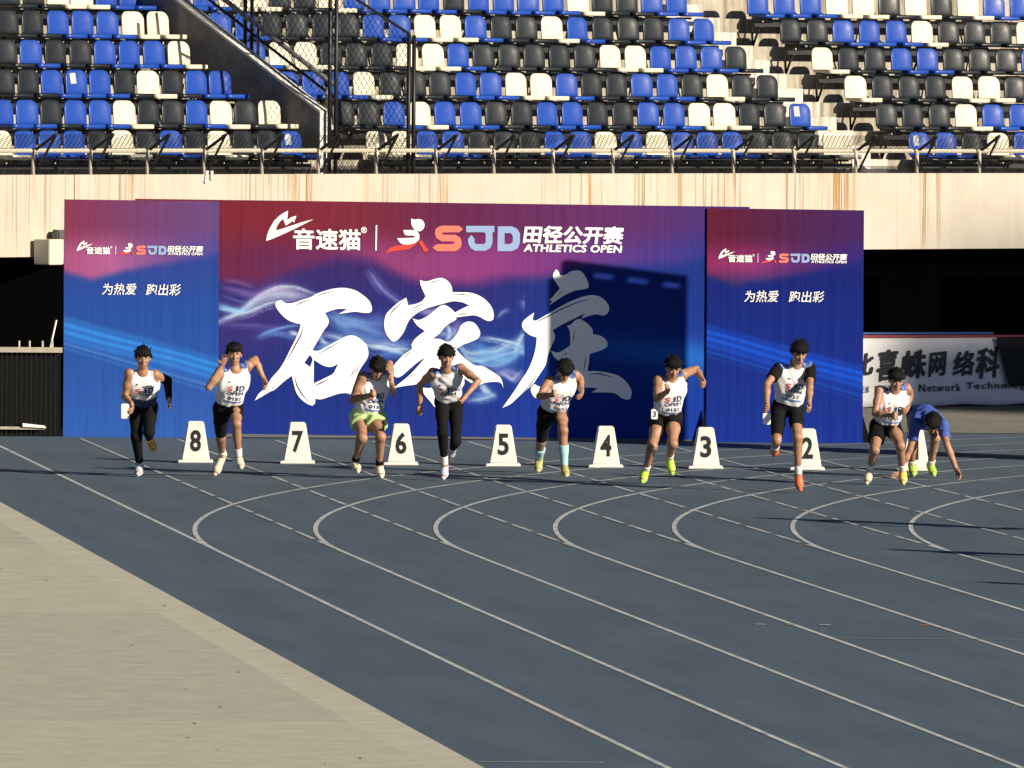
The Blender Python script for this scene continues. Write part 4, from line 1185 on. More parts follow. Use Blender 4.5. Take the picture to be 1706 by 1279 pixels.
# ------------------------------------------------------------------ tall box added out of frame, shaped to cast the shadow on the backdrop
def ut(u, t, z):
    X, Y = u * CA - t * SA, u * SA + t * CA
    return Vector((X, Y, z))
ca, sa_ = math.cos(SUN_AZ), math.sin(SUN_AZ)
dt = ca * SA + sa_ * CA; du = -ca * CA + sa_ * SA; dzl = math.tan(SUN_EL)
def caster(x, y, gap):
    """point gap metres (along the lanes) in front of the backdrop whose shadow falls on pixel x, y of it"""
    p = plane_pt(x, y, TB + 0.03); u = p.x * CA + p.y * SA
    L = gap / dt
    return ut(u - du * L, TB + 0.03 - gap, p.z + dzl * L)
a, b, c = caster(913, 441, 5.75), caster(946, 432.5, 5.6), caster(1146, 452, 6.0)
top = max(a.z, b.z, c.z)
cab = thing('shadow_caster_box', 'tall black cabinet shape added beyond the right picture edge to shade the backdrop', 'cabinet', (b.x, b.y, gz(b.x)))
e1 = c - b; e1.z = 0; e2 = a - b; e2.z = 0
def cabbox(name, f0, f1, z0, z1, m=M_STEEL, k=1.0):
    bm = bmesh.new(); B = Vector((b.x, b.y, 0)) - cab.location
    q = [B + e1 * f0, B + e1 * f1, B + e1 * f1 + e2 * k, B + e1 * f0 + e2 * k]
    box8(bm, [Vector((p.x, p.y, z0 - cab.location.z)) for p in q] + [Vector((p.x, p.y, z1 - cab.location.z)) for p in q])
    bmesh.ops.recalc_face_normals(bm, faces=bm.faces); return bm_obj(name, bm, m, cab)
cabbox('case', 0, 1, gz(b.x), b.z - 0.175)
cabbox('top_bar', 0, 1, b.z - 0.09, b.z, k=0.35)
for f0, f1 in ((0, 0.22), (0.43, 0.50), (0.72, 0.80), (0.985, 1.0)):
    cabbox('spacer', f0, f1, b.z - 0.175, b.z - 0.09, k=0.35)

# ------------------------------------------------------------------ tower added far out of frame, sized to put soft shade on the perimeter banner
bw = Vector((math.sin(SUN_AZ), math.cos(SUN_AZ), 0)); bs = Vector((math.cos(SUN_AZ), -math.sin(SUN_AZ), 0))
def bp_(w_, l_, z):
    p = bw * w_ + bs * l_; return Vector((p.x, p.y, z))
DIST = 300.0
L0_ = bs.dot(Vector((7.0, 147.0, 0))) + DIST
W0 = bw.dot(Vector((bA.x, bA.y, 0))) + 0.1
zb = gz(bp_(W0, L0_, 0).x)
shade_tower = thing('shadow_tower_block', 'grey tower shape added far beyond the right picture edge to shade the banner', 'stand-in building', bp_(W0 + 13, L0_, zb))
def hbox(name, w0, w1, l0, l1, z0, z1, m, par=None):
    bm = bmesh.new(); box8(bm, [bp_(*q) - shade_tower.location for q in ((w0, l0, z0), (w1, l0, z0), (w1, l1, z0), (w0, l1, z0), (w0, l0, z1), (w1, l0, z1), (w1, l1, z1), (w0, l1, z1))])
    bmesh.ops.recalc_face_normals(bm, faces=bm.faces); return bm_obj(name, bm, m, shade_tower)
HT = 1.8 + DIST * math.tan(SUN_EL)
hbox('wall', W0, W0 + 26, L0_, L0_ + 14, zb - .5, HT - 1.0, M_PAVE)
hbox('parapet', W0 - .2, W0 + 26.2, L0_ - .2, L0_ + 14.2, HT - 1.0, HT, M_COPING)
for i in range(5):
    for j in range(9):
        hbox('window', W0 + 2 + i * 4.8, W0 + 5 + i * 4.8, L0_ - .08, L0_ - .02, 6 + j * 10.0, 9 + j * 10.0, M_BLACK)

# ------------------------------------------------------------------ people: one implicit body each, meshed as a single surface
class Field:
    def __init__(s, lo, hi, h):
        s.lo = np.array(lo, np.float32); s.h = h
        s.n = np.maximum(np.ceil((np.array(hi) - np.array(lo)) / h).astype(int) + 1, 4)
        s.d = np.full(s.n, 0.25, np.float32)
    def region(s, a, b):
        i0 = np.clip(np.floor((np.array(a) - s.lo) / s.h).astype(int), 0, s.n - 1)
        i1 = np.clip(np.ceil((np.array(b) - s.lo) / s.h).astype(int) + 1, 1, s.n)
        if np.any(i1 <= i0): return None, None
        sl = tuple(slice(p, q) for p, q in zip(i0, i1))
        ax = [s.lo[k] + s.h * np.arange(i0[k], i1[k], dtype=np.float32) for k in range(3)]
        return sl, (ax[0][:, None, None], ax[1][None, :, None], ax[2][None, None, :])
    def put(s, sl, d, k):
        o = s.d[sl]
        if k > 0:
            hh = np.maximum(k - np.abs(o - d), 0) / k
            s.d[sl] = np.minimum(o, d) - hh * hh * k * 0.25
        else:
            s.d[sl] = np.minimum(o, d)
    def cone(s, a, b, ra, rb, k=0.03):
        a = np.array(a, float); b = np.array(b, float); pad = max(ra, rb) + k + 0.03
        sl, g = s.region(np.minimum(a, b) - pad, np.maximum(a, b) + pad)
        if sl is None: return
        ab = b - a; L2 = max(ab @ ab, 1e-9)
        p = [g[i] - a[i] for i in range(3)]
        t = np.clip((p[0] * ab[0] + p[1] * ab[1] + p[2] * ab[2]) / L2, 0, 1)
        d = np.sqrt((p[0] - t * ab[0]) ** 2 + (p[1] - t * ab[1]) ** 2 + (p[2] - t * ab[2]) ** 2) - (ra + (rb - ra) * t)
        s.put(sl, d.astype(np.float32), k)
    def ell(s, c, axes, r, k=0.02, sub=False):
        c = np.array(c, float); r = np.array(r, float); pad = r.max() + k + 0.03
        sl, g = s.region(c - pad, c + pad)
        if sl is None: return
        p = [g[i] - c[i] for i in range(3)]
        q = [p[0] * a[0] + p[1] * a[1] + p[2] * a[2] for a in axes]
        k0 = np.sqrt(sum((q[i] / r[i]) ** 2 for i in range(3))); k1 = np.sqrt(sum((q[i] / r[i] ** 2) ** 2 for i in range(3))) + 1e-6
        d = (k0 * (k0 - 1) / k1).astype(np.float32)
        if sub:
            o = s.d[sl]; dd = -d; hh = np.maximum(k - np.abs(o - dd), 0) / max(k, 1e-6)
            s.d[sl] = np.maximum(o, dd) + hh * hh * k * 0.25
        else: s.put(sl, d, k)
    def grid(s):
        ax = [s.lo[k] + s.h * np.arange(s.n[k], dtype=np.float32) for k in range(3)]
        return ax[0][:, None, None], ax[1][None, :, None], ax[2][None, None, :]
    def clip(s, p, n):
        g = s.grid(); n = np.array(n, float); n = n / np.linalg.norm(n)
        s.d = np.maximum(s.d, ((g[0] - p[0]) * n[0] + (g[1] - p[1]) * n[1] + (g[2] - p[2]) * n[2]).astype(np.float32))
    def ripple(s, amp, f, seed, aniso=False):
        g = s.grid(); r = np.random.default_rng(seed); acc = 0
        for _ in range(5):
            w = r.normal(size=3) * f * (np.array((1.5, 1.2, .6)) if aniso else 1.0); acc = acc + np.sin(g[0] * w[0] + g[1] * w[1] + g[2] * w[2] + r.uniform(0, 6.28))
        s.d = s.d + (amp * acc / 2.2).astype(np.float32)
    def mesh(s):
        d = np.pad(s.d, 1, constant_values=0.2); lo = s.lo - s.h
        neg = d < 0
        c = np.zeros(np.array(d.shape) - 1, np.int8)
        nx, ny, nz = c.shape
        cs = [(i, j, k) for i in (0, 1) for j in (0, 1) for k in (0, 1)]
        for i, j, k in cs: c += neg[i:i + nx, j:j + ny, k:k + nz]
        act = np.argwhere((c > 0) & (c < 8))
        if len(act) == 0: return [], []
        idx = np.full(c.shape, -1, np.int32); idx[act[:, 0], act[:, 1], act[:, 2]] = np.arange(len(act))
        val = np.stack([d[act[:, 0] + i, act[:, 1] + j, act[:, 2] + k] for i, j, k in cs], 1)
        acc = np.zeros((len(act), 3)); cnt = np.zeros(len(act))
        for a in range(8):
            for b in range(a + 1, 8):
                if sum(abs(cs[a][q] - cs[b][q]) for q in range(3)) != 1: continue
                m = (val[:, a] < 0) != (val[:, b] < 0)
                t = val[m, a] / (val[m, a] - val[m, b])
                acc[m] += np.array(cs[a]) + t[:, None] * (np.array(cs[b]) - np.array(cs[a])); cnt[m] += 1
        V = lo + s.h * (act + acc / cnt[:, None])
        Fs = []
        for ax in range(3):
            u, v = (ax + 1) % 3, (ax + 2) % 3
            A = [slice(1, -1)] * 3; B = [slice(1, -1)] * 3
            A[ax] = slice(0, -1); B[ax] = slice(1, None)
            n0, n1 = neg[tuple(A)], neg[tuple(B)]
            e = np.argwhere(n0 != n1)
            if len(e) == 0: continue
            flip = n0[e[:, 0], e[:, 1], e[:, 2]]
            p = e.copy(); p[:, u] += 1; p[:, v] += 1
            def cell(du, dv):
                q = p.copy(); q[:, u] -= du; q[:, v] -= dv
                return idx[q[:, 0], q[:, 1], q[:, 2]]
            q = np.stack([cell(1, 1), cell(0, 1), cell(0, 0), cell(1, 0)], 1)
            q[~flip] = q[~flip][:, ::-1]
            Fs.append(q)
        return V, np.concatenate(Fs)

def np_mesh(name, V, Fq, m, parent, origin):
    me = bpy.data.meshes.new(name)
    V = np.asarray(V, np.float32) - np.array(origin, np.float32); Fq = np.asarray(Fq, np.int32)
    me.vertices.add(len(V)); me.vertices.foreach_set('co', V.ravel())
    me.loops.add(len(Fq) * 4); me.loops.foreach_set('vertex_index', Fq.ravel())
    me.polygons.add(len(Fq)); me.polygons.foreach_set('loop_start', np.arange(len(Fq), dtype=np.int32) * 4)
    me.update(); me.validate()
    me.polygons.foreach_set('use_smooth', [True] * len(me.polygons))
    me.materials.append(m)
    return link(bpy.data.objects.new(name, me), parent)

def skin_material():
    m = bpy.data.materials.new('skin'); m.use_nodes = True
    nt = m.node_tree; b = nt.nodes['Principled BSDF']; L = nt.links.new
    tc = nt.nodes.new('ShaderNodeTexCoord'); n = nt.nodes.new('ShaderNodeTexNoise'); n.inputs['Scale'].default_value = 14; n.inputs['Detail'].default_value = 5
    L(tc.outputs['Object'], n.inputs[0])
    r = nt.nodes.new('ShaderNodeValToRGB'); r.color_ramp.elements[0].position = 0.3; r.color_ramp.elements[0].color = (0.32, 0.165, 0.10, 1)
    r.color_ramp.elements[1].position = 0.7; r.color_ramp.elements[1].color = (0.43, 0.24, 0.15, 1)
    L(n.outputs[0], r.inputs[0]); L(r.outputs[0], b.inputs['Base Color'])
    b.inputs['Roughness'].default_value = 0.5
    b.inputs['Subsurface Weight'].default_value = 0.08
    b.inputs['Subsurface Radius'].default_value = (0.01, 0.004, 0.002)
    return m
M_SKIN = skin_material()
M_HAIR = mat('black_hair', (0.0035, 0.003, 0.003), 0.6, bump=0.9, bscale=220, spec=0.25)
M_EYE = mat('eye_dark', (0.02, 0.012, 0.01), 0.3)
M_LIP = mat('lip', (0.30, 0.11, 0.09), 0.5)
M_SHIRT = mat('white_singlet', (0.74, 0.73, 0.74), 0.75, var=0.05, vscale=9, bump=0.25, bscale=35)
M_NAVY = mat('navy_print', (0.03, 0.045, 0.13), 0.7)
M_SKYB = mat('blue_panel', (0.12, 0.20, 0.50), 0.7)
M_REDPR = mat('red_shirt_print', (0.50, 0.07, 0.06), 0.7)
M_BLK = mat('black_lycra', (0.008, 0.008, 0.009), 0.85, bump=0.2, bscale=50, spec=0.15)
M_GREENSH = mat('pale_green_shorts', (0.52, 0.74, 0.30), 0.7, var=0.12, vscale=12, bump=0.4, bscale=25)
M_SOCKW = mat('white_sock', (0.74, 0.74, 0.72), 0.85, bump=0.3, bscale=90)
M_BLUEKIT = mat('blue_tshirt', (0.045, 0.10, 0.40), 0.75, var=0.15, vscale=7, bump=0.4, bscale=28)
M_NAVYSH = mat('navy_shorts', (0.012, 0.014, 0.03), 0.7)

def unit(v):
    v = np.array(v, float); n = np.linalg.norm(v); return v / n if n > 1e-9 else np.array((0, 0, 1.0))
BL = dict(torso=.47, neck=.17, ua=.285, fa=.25, hand=.10, th=.42, sh=.41, ft=.17)
FWD = np.array((SA, -CA, 0.0))

def person(spec):
    ox, oy, scl = spec['zoom']
    J = {}; off = {}
    px = {k: (ox + v[0] / scl, oy + v[1] / scl) for k, v in spec['j'].items()}
    H = spec.get('size', 1.0)
    # depth of the planted toe from the ground it stands on
    pt = px[spec['plant']]
    gp = onground(pt[0], pt[1], 0.0)
    Yt = gp.y + spec.get('back', 0.0); ppm = F / Yt
    def go(parent, child, L, sg):
        l = math.hypot(px[child][0] - px[parent][0], px[child][1] - px[parent][1]) / ppm
        off[child] = off[parent] + sg * math.sqrt(max(0.0, (L * H) ** 2 - l * l))
    s = spec['s']      # signs: + towards the camera
    off['pelvis'] = 0.0
    go('pelvis', 'neck', BL['torso'], s.get('torso', 1)); go('neck', 'head', BL['neck'], s.get('head', 1))
    tw = spec.get('twist', 0.0)
    off['shR'] = off['neck'] + tw; off['shL'] = off['neck'] - tw
    off['hipR'] = -tw * 0.4; off['hipL'] = tw * 0.4
    for side in 'RL':
        go('sh' + side, 'el' + side, BL['ua'], s['ua' + side]); go('el' + side, 'wr' + side, BL['fa'], s['fa' + side]); go('wr' + side, 'ha' + side, BL['hand'], s['ha' + side])
        go('hip' + side, 'kn' + side, BL['th'], s['th' + side]); go('kn' + side, 'an' + side, BL['sh'], s['sh' + side]); go('an' + side, 'to' + side, BL['ft'], s['ft' + side])
    Y0 = Yt + off[spec['plant']]
    for k in px:
        J[k] = np.array(at(px[k][0], px[k][1], Y0 - off[k]))
    # plant the sole on the ground
    lift = gz(J[spec['plant']][0]) + 0.026 - J[spec['plant']][2]
    for k in J: J[k] = J[k] + np.array((0, 0, lift))
    base = (J['anR'] + J['anL']) / 2
    root = thing('person', spec['label'], 'person', (float(base[0]), float(base[1]), gz(float(base[0]))), 0, spec.get('group'))
    org = np.array(root.location)
    P, N, HD = J['pelvis'], J['neck'], J['head']
    upv = unit(N - P); lat = unit(J['shL'] - J['shR']); lat = unit(lat - upv * (lat @ upv)); front = np.cross(upv, lat)
    if front @ FWD < 0 and not spec.get('bent'): front = -front
    if spec.get('bent'): front = np.cross(lat, upv); front = front if front[2] < 0 else -front
    # head frame
    pit = math.radians(spec.get('nod', 10)); yaw = math.radians(spec.get('yaw', 0))
    f0 = FWD * math.cos(yaw) + np.array((1.0, 0.12, 0)) * math.sin(yaw)
    hf = unit(f0 * math.cos(pit) + np.array((0, 0, -1.0)) * math.sin(pit)); hu = unit(np.array((0, 0, 1.0)) * math.cos(pit) + f0 * math.sin(pit)); hl = np.cross(hu, hf)
    hl = unit(hl)
    lo = np.min(np.array(list(J.values())), 0) - 0.26; hi = np.max(np.array(list(J.values())), 0) + 0.26
    B = Field(lo, hi, 0.0085)
    w = spec.get('build', 1.0)
    Cc = P + (N - P) * 0.66; W = P + (N - P) * 0.28
    def torso(Fd, o=0.0, shoulders=True):
        for sd in 'RL':
            hp = P + (J['hip' + sd] - P) * 0.62; ch = Cc + (J['sh' + sd] - N) * 0.50 + upv * 0.0
            mid = W + (J['hip' + sd] - P) * 0.55
            Fd.cone(hp, mid, .088 * w + o, .084 * w + o * 1.5, .05); Fd.cone(mid, ch, .084 * w + o * 1.5, .092 * w + o, .05)
            if shoulders: Fd.cone(ch + upv * .02, J['sh' + sd] - upv * .005, .078 * w + o, .052 * w + o, .05)
            Fd.ell(ch + front * .048 - upv * .01, (lat, upv, front), (.088 + o, .105 + o, .046 + o), .06)
        Fd.cone(W, Cc, .085 * w + o, .095 * w + o, .06)
        Fd.cone(Cc + upv * .05, N, .075 + o, .056 + o, .05)
    torso(B)
    B.cone(P + (J['hipR'] - P) * .8, P + (J['hipL'] - P) * .8, .088 * w, .088 * w, .05)
    # neck and head
    hc = HD
    B.cone(N - upv * .02, hc - hu * .05 - hf * .02, .057, .052, .04)
    B.ell(hc + hu * .022 - hf * .012, (hl, hu, hf), (.075, .088, .094), .02)
    B.ell(hc - hu * .045 + hf * .022, (hl, hu, hf), (.056, .068, .062), .035)
    B.cone(hc - hu * .095 + hf * .058, hc - hu * .09 + hf * .062, .020, .020, .03)          # chin
    for sgn in (-1, 1):
        B.ell(hc + hl * (.030 * sgn) + hu * .008 + hf * .086, (hl, hu, hf), (.018, .011, .014), .012, True)   # eye sockets
        B.ell(hc + hl * (.078 * sgn) - hu * .012 - hf * .008, (hl, hu, hf), (.012, .030, .018), .012)          # ears
        B.ell(hc + hl * (.034 * sgn) - hu * .022 + hf * .066, (hl, hu, hf), (.022, .016, .014), .02)           # cheek bones
    B.cone(hc + hu * .004 + hf * .084, hc - hu * .036 + hf * .104, .009, .014, .014)
    B.cone(hc - hu * .066 + hf * .084 - hl * .014, hc - hu * .066 + hf * .084 + hl * .014, .010, .010, .012)
    # arms and hands
    for sd, sg in (('R', -1), ('L', 1)):
        S, E, Wr, Ha = J['sh' + sd], J['el' + sd], J['wr' + sd], J['ha' + sd]
        B.cone(S, S + (E - S) * .5, .054 * w, .047 * w, .03); B.cone(S + (E - S) * .5, E, .046 * w, .037 * w, .03)
        B.cone(E, E + (Wr - E) * .35, .038 * w, .040 * w, .02); B.cone(E + (Wr - E) * .35, Wr, .039 * w, .026 * w, .02)
        hd = unit(Ha - Wr); fa = unit(Wr - E)
        pn = unit(np.cross(np.cross(hd, lat * sg), hd)) if abs(hd @ lat) < .9 else unit(np.cross(hd, upv))
        pw = unit(np.cross(hd, pn))
        if spec.get('palm' + sd): pn, pw = pw, -pn
        kind = spec.get('hand' + sd, 'relaxed')
        curl = {'open': 8, 'relaxed': 34, 'fist': 78, 'tent': 20}[kind]
        B.cone(Wr, Wr + hd * .03, .025, .026, .02)
        B.ell(Wr + hd * .055, (hd, pw, pn), (.052, .041, .020), .02)
        for fi, (o_, ln, sp_) in enumerate(((-.030, .82, -.16), (-.010, .95, -.05), (.011, 1.0, .05), (.031, .9, .16))):
            k0 = Wr + hd * .092 + pw * o_
            dirv = unit(hd + pw * sp_ * (2.2 if kind in ('open', 'tent') else .5)); a = 0
            for sl, rr in ((.040, .0100), (.028, .0092), (.022, .0082)):
                a += math.radians(curl)
                dv = unit(dirv * math.cos(a) - pn * sg * math.sin(a) * spec.get('curl' + sd, 1))
                k1 = k0 + dv * sl * ln; B.cone(k0, k1, rr, rr * .92, .006); k0 = k1
        t0 = Wr + hd * .028 - pw * .034; td = unit(hd * .75 - pw * (.8 if kind in ('open', 'tent') else .35) - pn * sg * .3 * (1 if kind != 'fist' else 2))
        B.cone(t0, t0 + td * .036, .013, .0115, .012); B.cone(t0 + td * .036, t0 + td * .036 + unit(td + hd * .6) * .03, .0115, .0095, .006)
    # legs
    feet = {}
    for sd in 'RL':
        Hp, K, A, T = J['hip' + sd], J['kn' + sd], J['an' + sd], J['to' + sd]
        sdn = unit(A - K); thn = unit(K - Hp)
        B.cone(Hp, Hp + (K - Hp) * .45, .082 * w, .072 * w, .04); B.cone(Hp + (K - Hp) * .45, K, .072 * w, .050 * w, .04)
        B.ell(K, (lat, thn, np.cross(lat, thn)), (.042, .050, .046), .03)
        bend = unit(np.cross(np.cross(sdn, -front if abs(sdn @ front) < .95 else upv), sdn))
        back = -front - sdn * (-front @ sdn); back = unit(back)
        B.cone(K, A, .048 * w, .036, .03); B.cone(K + sdn * .06 + back * .022, K + sdn * .19 + back * .016, .046 * w, .036, .04)
        fd = unit(T - A); heel = A + sdn * .045 - (fd - sdn * (fd @ sdn)) * .045
        sole = unit(T - heel); feet[sd] = (A, heel, T, sole, sdn)
        B.cone(A, heel + sole * .02, .036, .030, .02); B.cone(heel + sole * .02, T - sole * .05, .030, .034, .02); B.cone(A + sdn * .02, T - sole * .06, .034, .028, .03)
        B.cone(T - sole * .06, T - sole * .01, .034, .022, .02)
    V, Q = B.mesh()
    np_mesh('body', V, Q, M_SKIN, root, org)

    # hair
    Hh = Field(hc - .2, hc + .2, 0.0065)
    Hh.ell(hc + hu * .030 - hf * .016, (hl, hu, hf), (.089, .104, .110), .01)
    Hh.ell(hc + hu * .075 + hf * .03, (hl, hu, hf), (.085, .055, .078), .03)
    rr_ = np.random.default_rng(spec['seed'] * 17)
    tl_ = spec.get('tuft', .026)
    for _ in range(280):
        a_, z_ = rr_.uniform(0, 6.28), rr_.uniform(-.15, 1.0)
        n_ = math.sqrt(max(0, 1 - z_ * z_)); dv = hl * (n_ * math.cos(a_)) + hf * (n_ * math.sin(a_)) + hu * z_
        s0_ = hc + hu * .030 - hf * .016 + hl * (dv @ hl) * .078 + hu * (dv @ hu) * .092 + hf * (dv @ hf) * .098
        td_ = unit(dv * .7 + hl * rr_.normal() * .35 + hf * (.35 + rr_.normal() * .3) - hu * (.5 * (1 - z_)) + hu * rr_.normal() * .2)
        Hh.cone(s0_, s0_ + td_ * tl_ * rr_.uniform(.6, 1.6), .0105, .0025, .003)
    Hh.ripple(spec.get('mess', .003), 115, spec['seed'])
    pl_n = unit(hf * .93 - hu * .50)          # face side is cut away below the fringe
    cutp = hc + hf * .062 + hu * spec.get('fringe', .032)
    g = Hh.grid()
    face = np.minimum((g[0] - cutp[0]) * hf[0] + (g[1] - cutp[1]) * hf[1] + (g[2] - cutp[2]) * hf[2] + .045,
                      -((g[0] - cutp[0]) * hu[0] + (g[1] - cutp[1]) * hu[1] + (g[2] - cutp[2]) * hu[2])).astype(np.float32)
    Hh.d = np.maximum(Hh.d, face)
    Hh.clip(hc - hu * .060 - hf * .02, -hu)
    side_ = ((g[0] - hc[0]) * hf[0] + (g[1] - hc[1]) * hf[1] + (g[2] - hc[2]) * hf[2])
    low = -((g[0] - hc[0]) * hu[0] + (g[1] - hc[1]) * hu[1] + (g[2] - hc[2]) * hu[2])
    Hh.d = np.maximum(Hh.d, np.minimum(side_ + .030, low - .002).astype(np.float32))
    V, Q = Hh.mesh(); np_mesh('hair', V, Q, M_HAIR, root, org)
    # eyes, brows, mouth
    for sgn in (-1, 1):
        for nm, c, r, m_ in (('eye', hc + hl * (.030 * sgn) + hu * .006 + hf * .079, (.014, .0055, .006), M_EYE), ('eyebrow', hc + hl * (.031 * sgn) + hu * .026 + hf * .087, (.019, .0045, .006), M_HAIR)):
            E_ = Field(c - .04, c + .04, .0035); E_.ell(c, (hl, hu, hf), r, 0); V, Q = E_.mesh()
            if len(V): np_mesh(nm, V, Q, m_, root, org)
    c = hc - hu * .066 + hf * .091; E_ = Field(c - .05, c + .05, .0035); E_.ell(c, (hl, hu, hf), (.022, .006, .006), 0); V, Q = E_.mesh()
    np_mesh('mouth', V, Q, M_LIP, root, org)

    # shirt
    tl = np.min(np.stack([P, N, J['shR'], J['shL'], J['hipR'], J['hipL'], J['elR'], J['elL']]), 0) - .2; th_ = np.max(np.stack([P, N, J['shR'], J['shL'], J['hipR'], J['hipL'], J['elR'], J['elL']]), 0) + .2
    def shirt_field(o, seed):
        Fs = Field(tl, th_, 0.010)
        torso(Fs, o)
        if spec.get('sleeves'):
            for sd in 'RL':
                S, E = J['sh' + sd], J['el' + sd]
                Fs.cone(S, S + (E - S) * .72, .046 * w + o, .050 * w + o, .03)
        Fs.ripple(.0062, 30, seed, True)
        Fs.clip(P + upv * spec.get('hem', .045), -upv)
        Fs.ell(N + upv * .045 + front * .035, (lat, upv, front), (.078, .075, .085), .008, True)
        if not spec.get('sleeves'):
            for sd, sg in (('R', -1), ('L', 1)):
                Fs.ell(J['sh' + sd] + lat * (.028 * sg), (lat, upv, front), (.062, .095, .11), .008, True)
        else:
            for sd in 'RL':
                S, E = J['sh' + sd], J['el' + sd]; e = unit(E - S)
                g2 = Fs.grid(); m_ = S + e * .19
                cut = ((g2[0] - m_[0]) * e[0] + (g2[1] - m_[1]) * e[1] + (g2[2] - m_[2]) * e[2])
                near = np.sqrt((g2[0] - E[0]) ** 2 + (g2[1] - E[1]) ** 2 + (g2[2] - E[2]) ** 2) - .16
                Fs.d = np.maximum(Fs.d, np.minimum(cut, -near).astype(np.float32))
        return Fs
    Fs = shirt_field(.013, spec['seed'])
    V, Q = Fs.mesh(); shirt = np_mesh('shirt', V, Q, spec.get('shirt_mat', M_SHIRT), root, org)
    if spec.get('vest'):           # white race vest worn over the black tee
        F2 = Field(tl, th_, 0.010); torso(F2, .021); F2.ripple(.0062, 30, spec['seed'], True)
        F2.clip(P + upv * spec.get('hem', .045), -upv); F2.ell(N + upv * .045 + front * .035, (lat, upv, front), (.088, .080, .09), .008, True)
        for sd, sg in (('R', -1), ('L', 1)): F2.ell(J['sh' + sd] + lat * (.030 * sg), (lat, upv, front), (.075, .12, .12), .008, True)
        V, Q = F2.mesh(); shirt = np_mesh('race_vest', V, Q, M_SHIRT, root, org)
    def patch(name, c, r, o, m_, lo_clip=None):
        Fp = Field(tl, th_, 0.010); torso(Fp, o); Fp.ripple(.0062, 30, spec['seed'], True)
        g2 = Fp.grid()
        if r is not None:
            dd = np.sqrt((g2[0] - c[0]) ** 2 + (g2[1] - c[1]) ** 2 + (g2[2] - c[2]) ** 2) - r
            Fp.d = np.maximum(Fp.d, dd.astype(np.float32))
        if lo_clip is not None:
            a, b = lo_clip; Fp.clip(P + upv * a, -upv); Fp.clip(P + upv * b, upv)
        if not spec.get('sleeves'):
            for sd, sg in (('R', -1), ('L', 1)): Fp.ell(J['sh' + sd] + lat * (.028 * sg), (lat, upv, front), (.062, .095, .11), .008, True)
        V, Q = Fp.mesh()
        if len(V): np_mesh(name, V, Q, m_, root, org)
    if spec.get('panels', True):
        for sd, sg in (('R', -1), ('L', 1)):
            patch('shoulder_panel', J['sh' + sd] * .74 + N * .26 + upv * .035, .062, .020 if not spec.get('vest') else .027, M_SKYB)
    if spec.get('navy_hem'):
        patch('printed_hem', None, None, .0165, M_NAVY, (spec.get('hem', .045) + .004, spec.get('hem', .045) + .125))
    # printed lettering and race number on the chest, wrapped onto the cloth
    bpy.context.view_layer.update()
    if spec.get('prints', True):
        tree = BVHTree.FromObject(shirt, bpy.context.evaluated_depsgraph_get())
        def chest(nm, s_, cu, cv, wd, ht, m_, off_=.005, loops=None, par=None):
            v, f = text_mesh(s_, .03) if loops is None else loops
            vs = []
            for a, b in v:
                p = P + upv * (cv + (b - .5) * ht) - lat * 0 + lat * (cu + (a - .5) * wd) * spec.get('mirror', 1)
                o_ = Vector(p + front * .6 - org); hit = tree.ray_cast(o_, Vector(-front))
                vs.append((hit[0] + Vector(front) * off_) if hit[0] is not None else None)
            good = [all(vs[i] is not None for i in q) for q in f]
            f = [q for q, ok in zip(f, good) if ok]
            if not f: return None
            vs = [x if x is not None else Vector((0, 0, 0)) for x in vs]
            used = sorted({i for q in f for i in q}); mp_ = {i: k for k, i in enumerate(used)}
            return mesh_obj(nm, [vs[i] for i in used], [tuple(mp_[i] for i in q) for q in f], m_, par or root)
        nn = 8
        quad = ([(i / nn, j / nn) for j in range(nn + 1) for i in range(nn + 1)], [(j * (nn + 1) + i, j * (nn + 1) + i + 1, (j + 1) * (nn + 1) + i + 1, (j + 1) * (nn + 1) + i) for j in range(nn) for i in range(nn)])
        cv = spec.get('print_v', .24) + .045
        chest('print_letter', 'S', -.072, cv, .062, .072, M_REDPR); chest('print_letter', 'J', .0, cv, .052, .072, M_NAVY); chest('print_letter', 'D', .072, cv, .064, .072, M_NAVY)
        chest('print_lettering', 'OPEN', .0, cv - .062, .19, .042, M_NAVY)
        chest('chest_logo', '', -.075, cv + .085, .055, .032, M_NAVY, .005, ([(0, 0), (.3, .9), (.45, .45), (.7, .75), (.65, .4), (1, .55), (.2, .1)], [(0, 6, 1), (1, 6, 2), (2, 6, 4), (2, 4, 3), (4, 6, 5)]))
        if spec.get('bib', True):
            rn = chest('race_number', '', .0, cv - .132, .21, .085, M_PAPER, .006, quad)
            chest('number_stripe', '', .0, cv - .166, .205, .018, M_SKYB, .009, quad, rn)
            chest('number_digits', spec.get('digits', '0152'), .0, cv - .122, .15, .040, M_NAVY, .010, None, rn)
    # shorts or tights
    legpts = np.stack([P, J['hipR'], J['hipL'], J['knR'], J['knL'], J['anR'], J['anL']])
    Fl = Field(legpts.min(0) - .17, legpts.max(0) + .17, 0.010)
    lw = spec['legwear']; o = {'tights': .008, 'half': .010, 'shorts': .020, 'loose': .034}[lw[0]]
    for sd in 'RL':
        hp = P + (J['hip' + sd] - P) * .62; mid = W + (J['hip' + sd] - P) * .55
        Fl.cone(hp, mid, .088 * w + o, .086 * w + min(o, .012), .05)
    Fl.cone(P + (J['hipR'] - P) * .8, P + (J['hipL'] - P) * .8, .088 * w + o, .088 * w + o, .05)
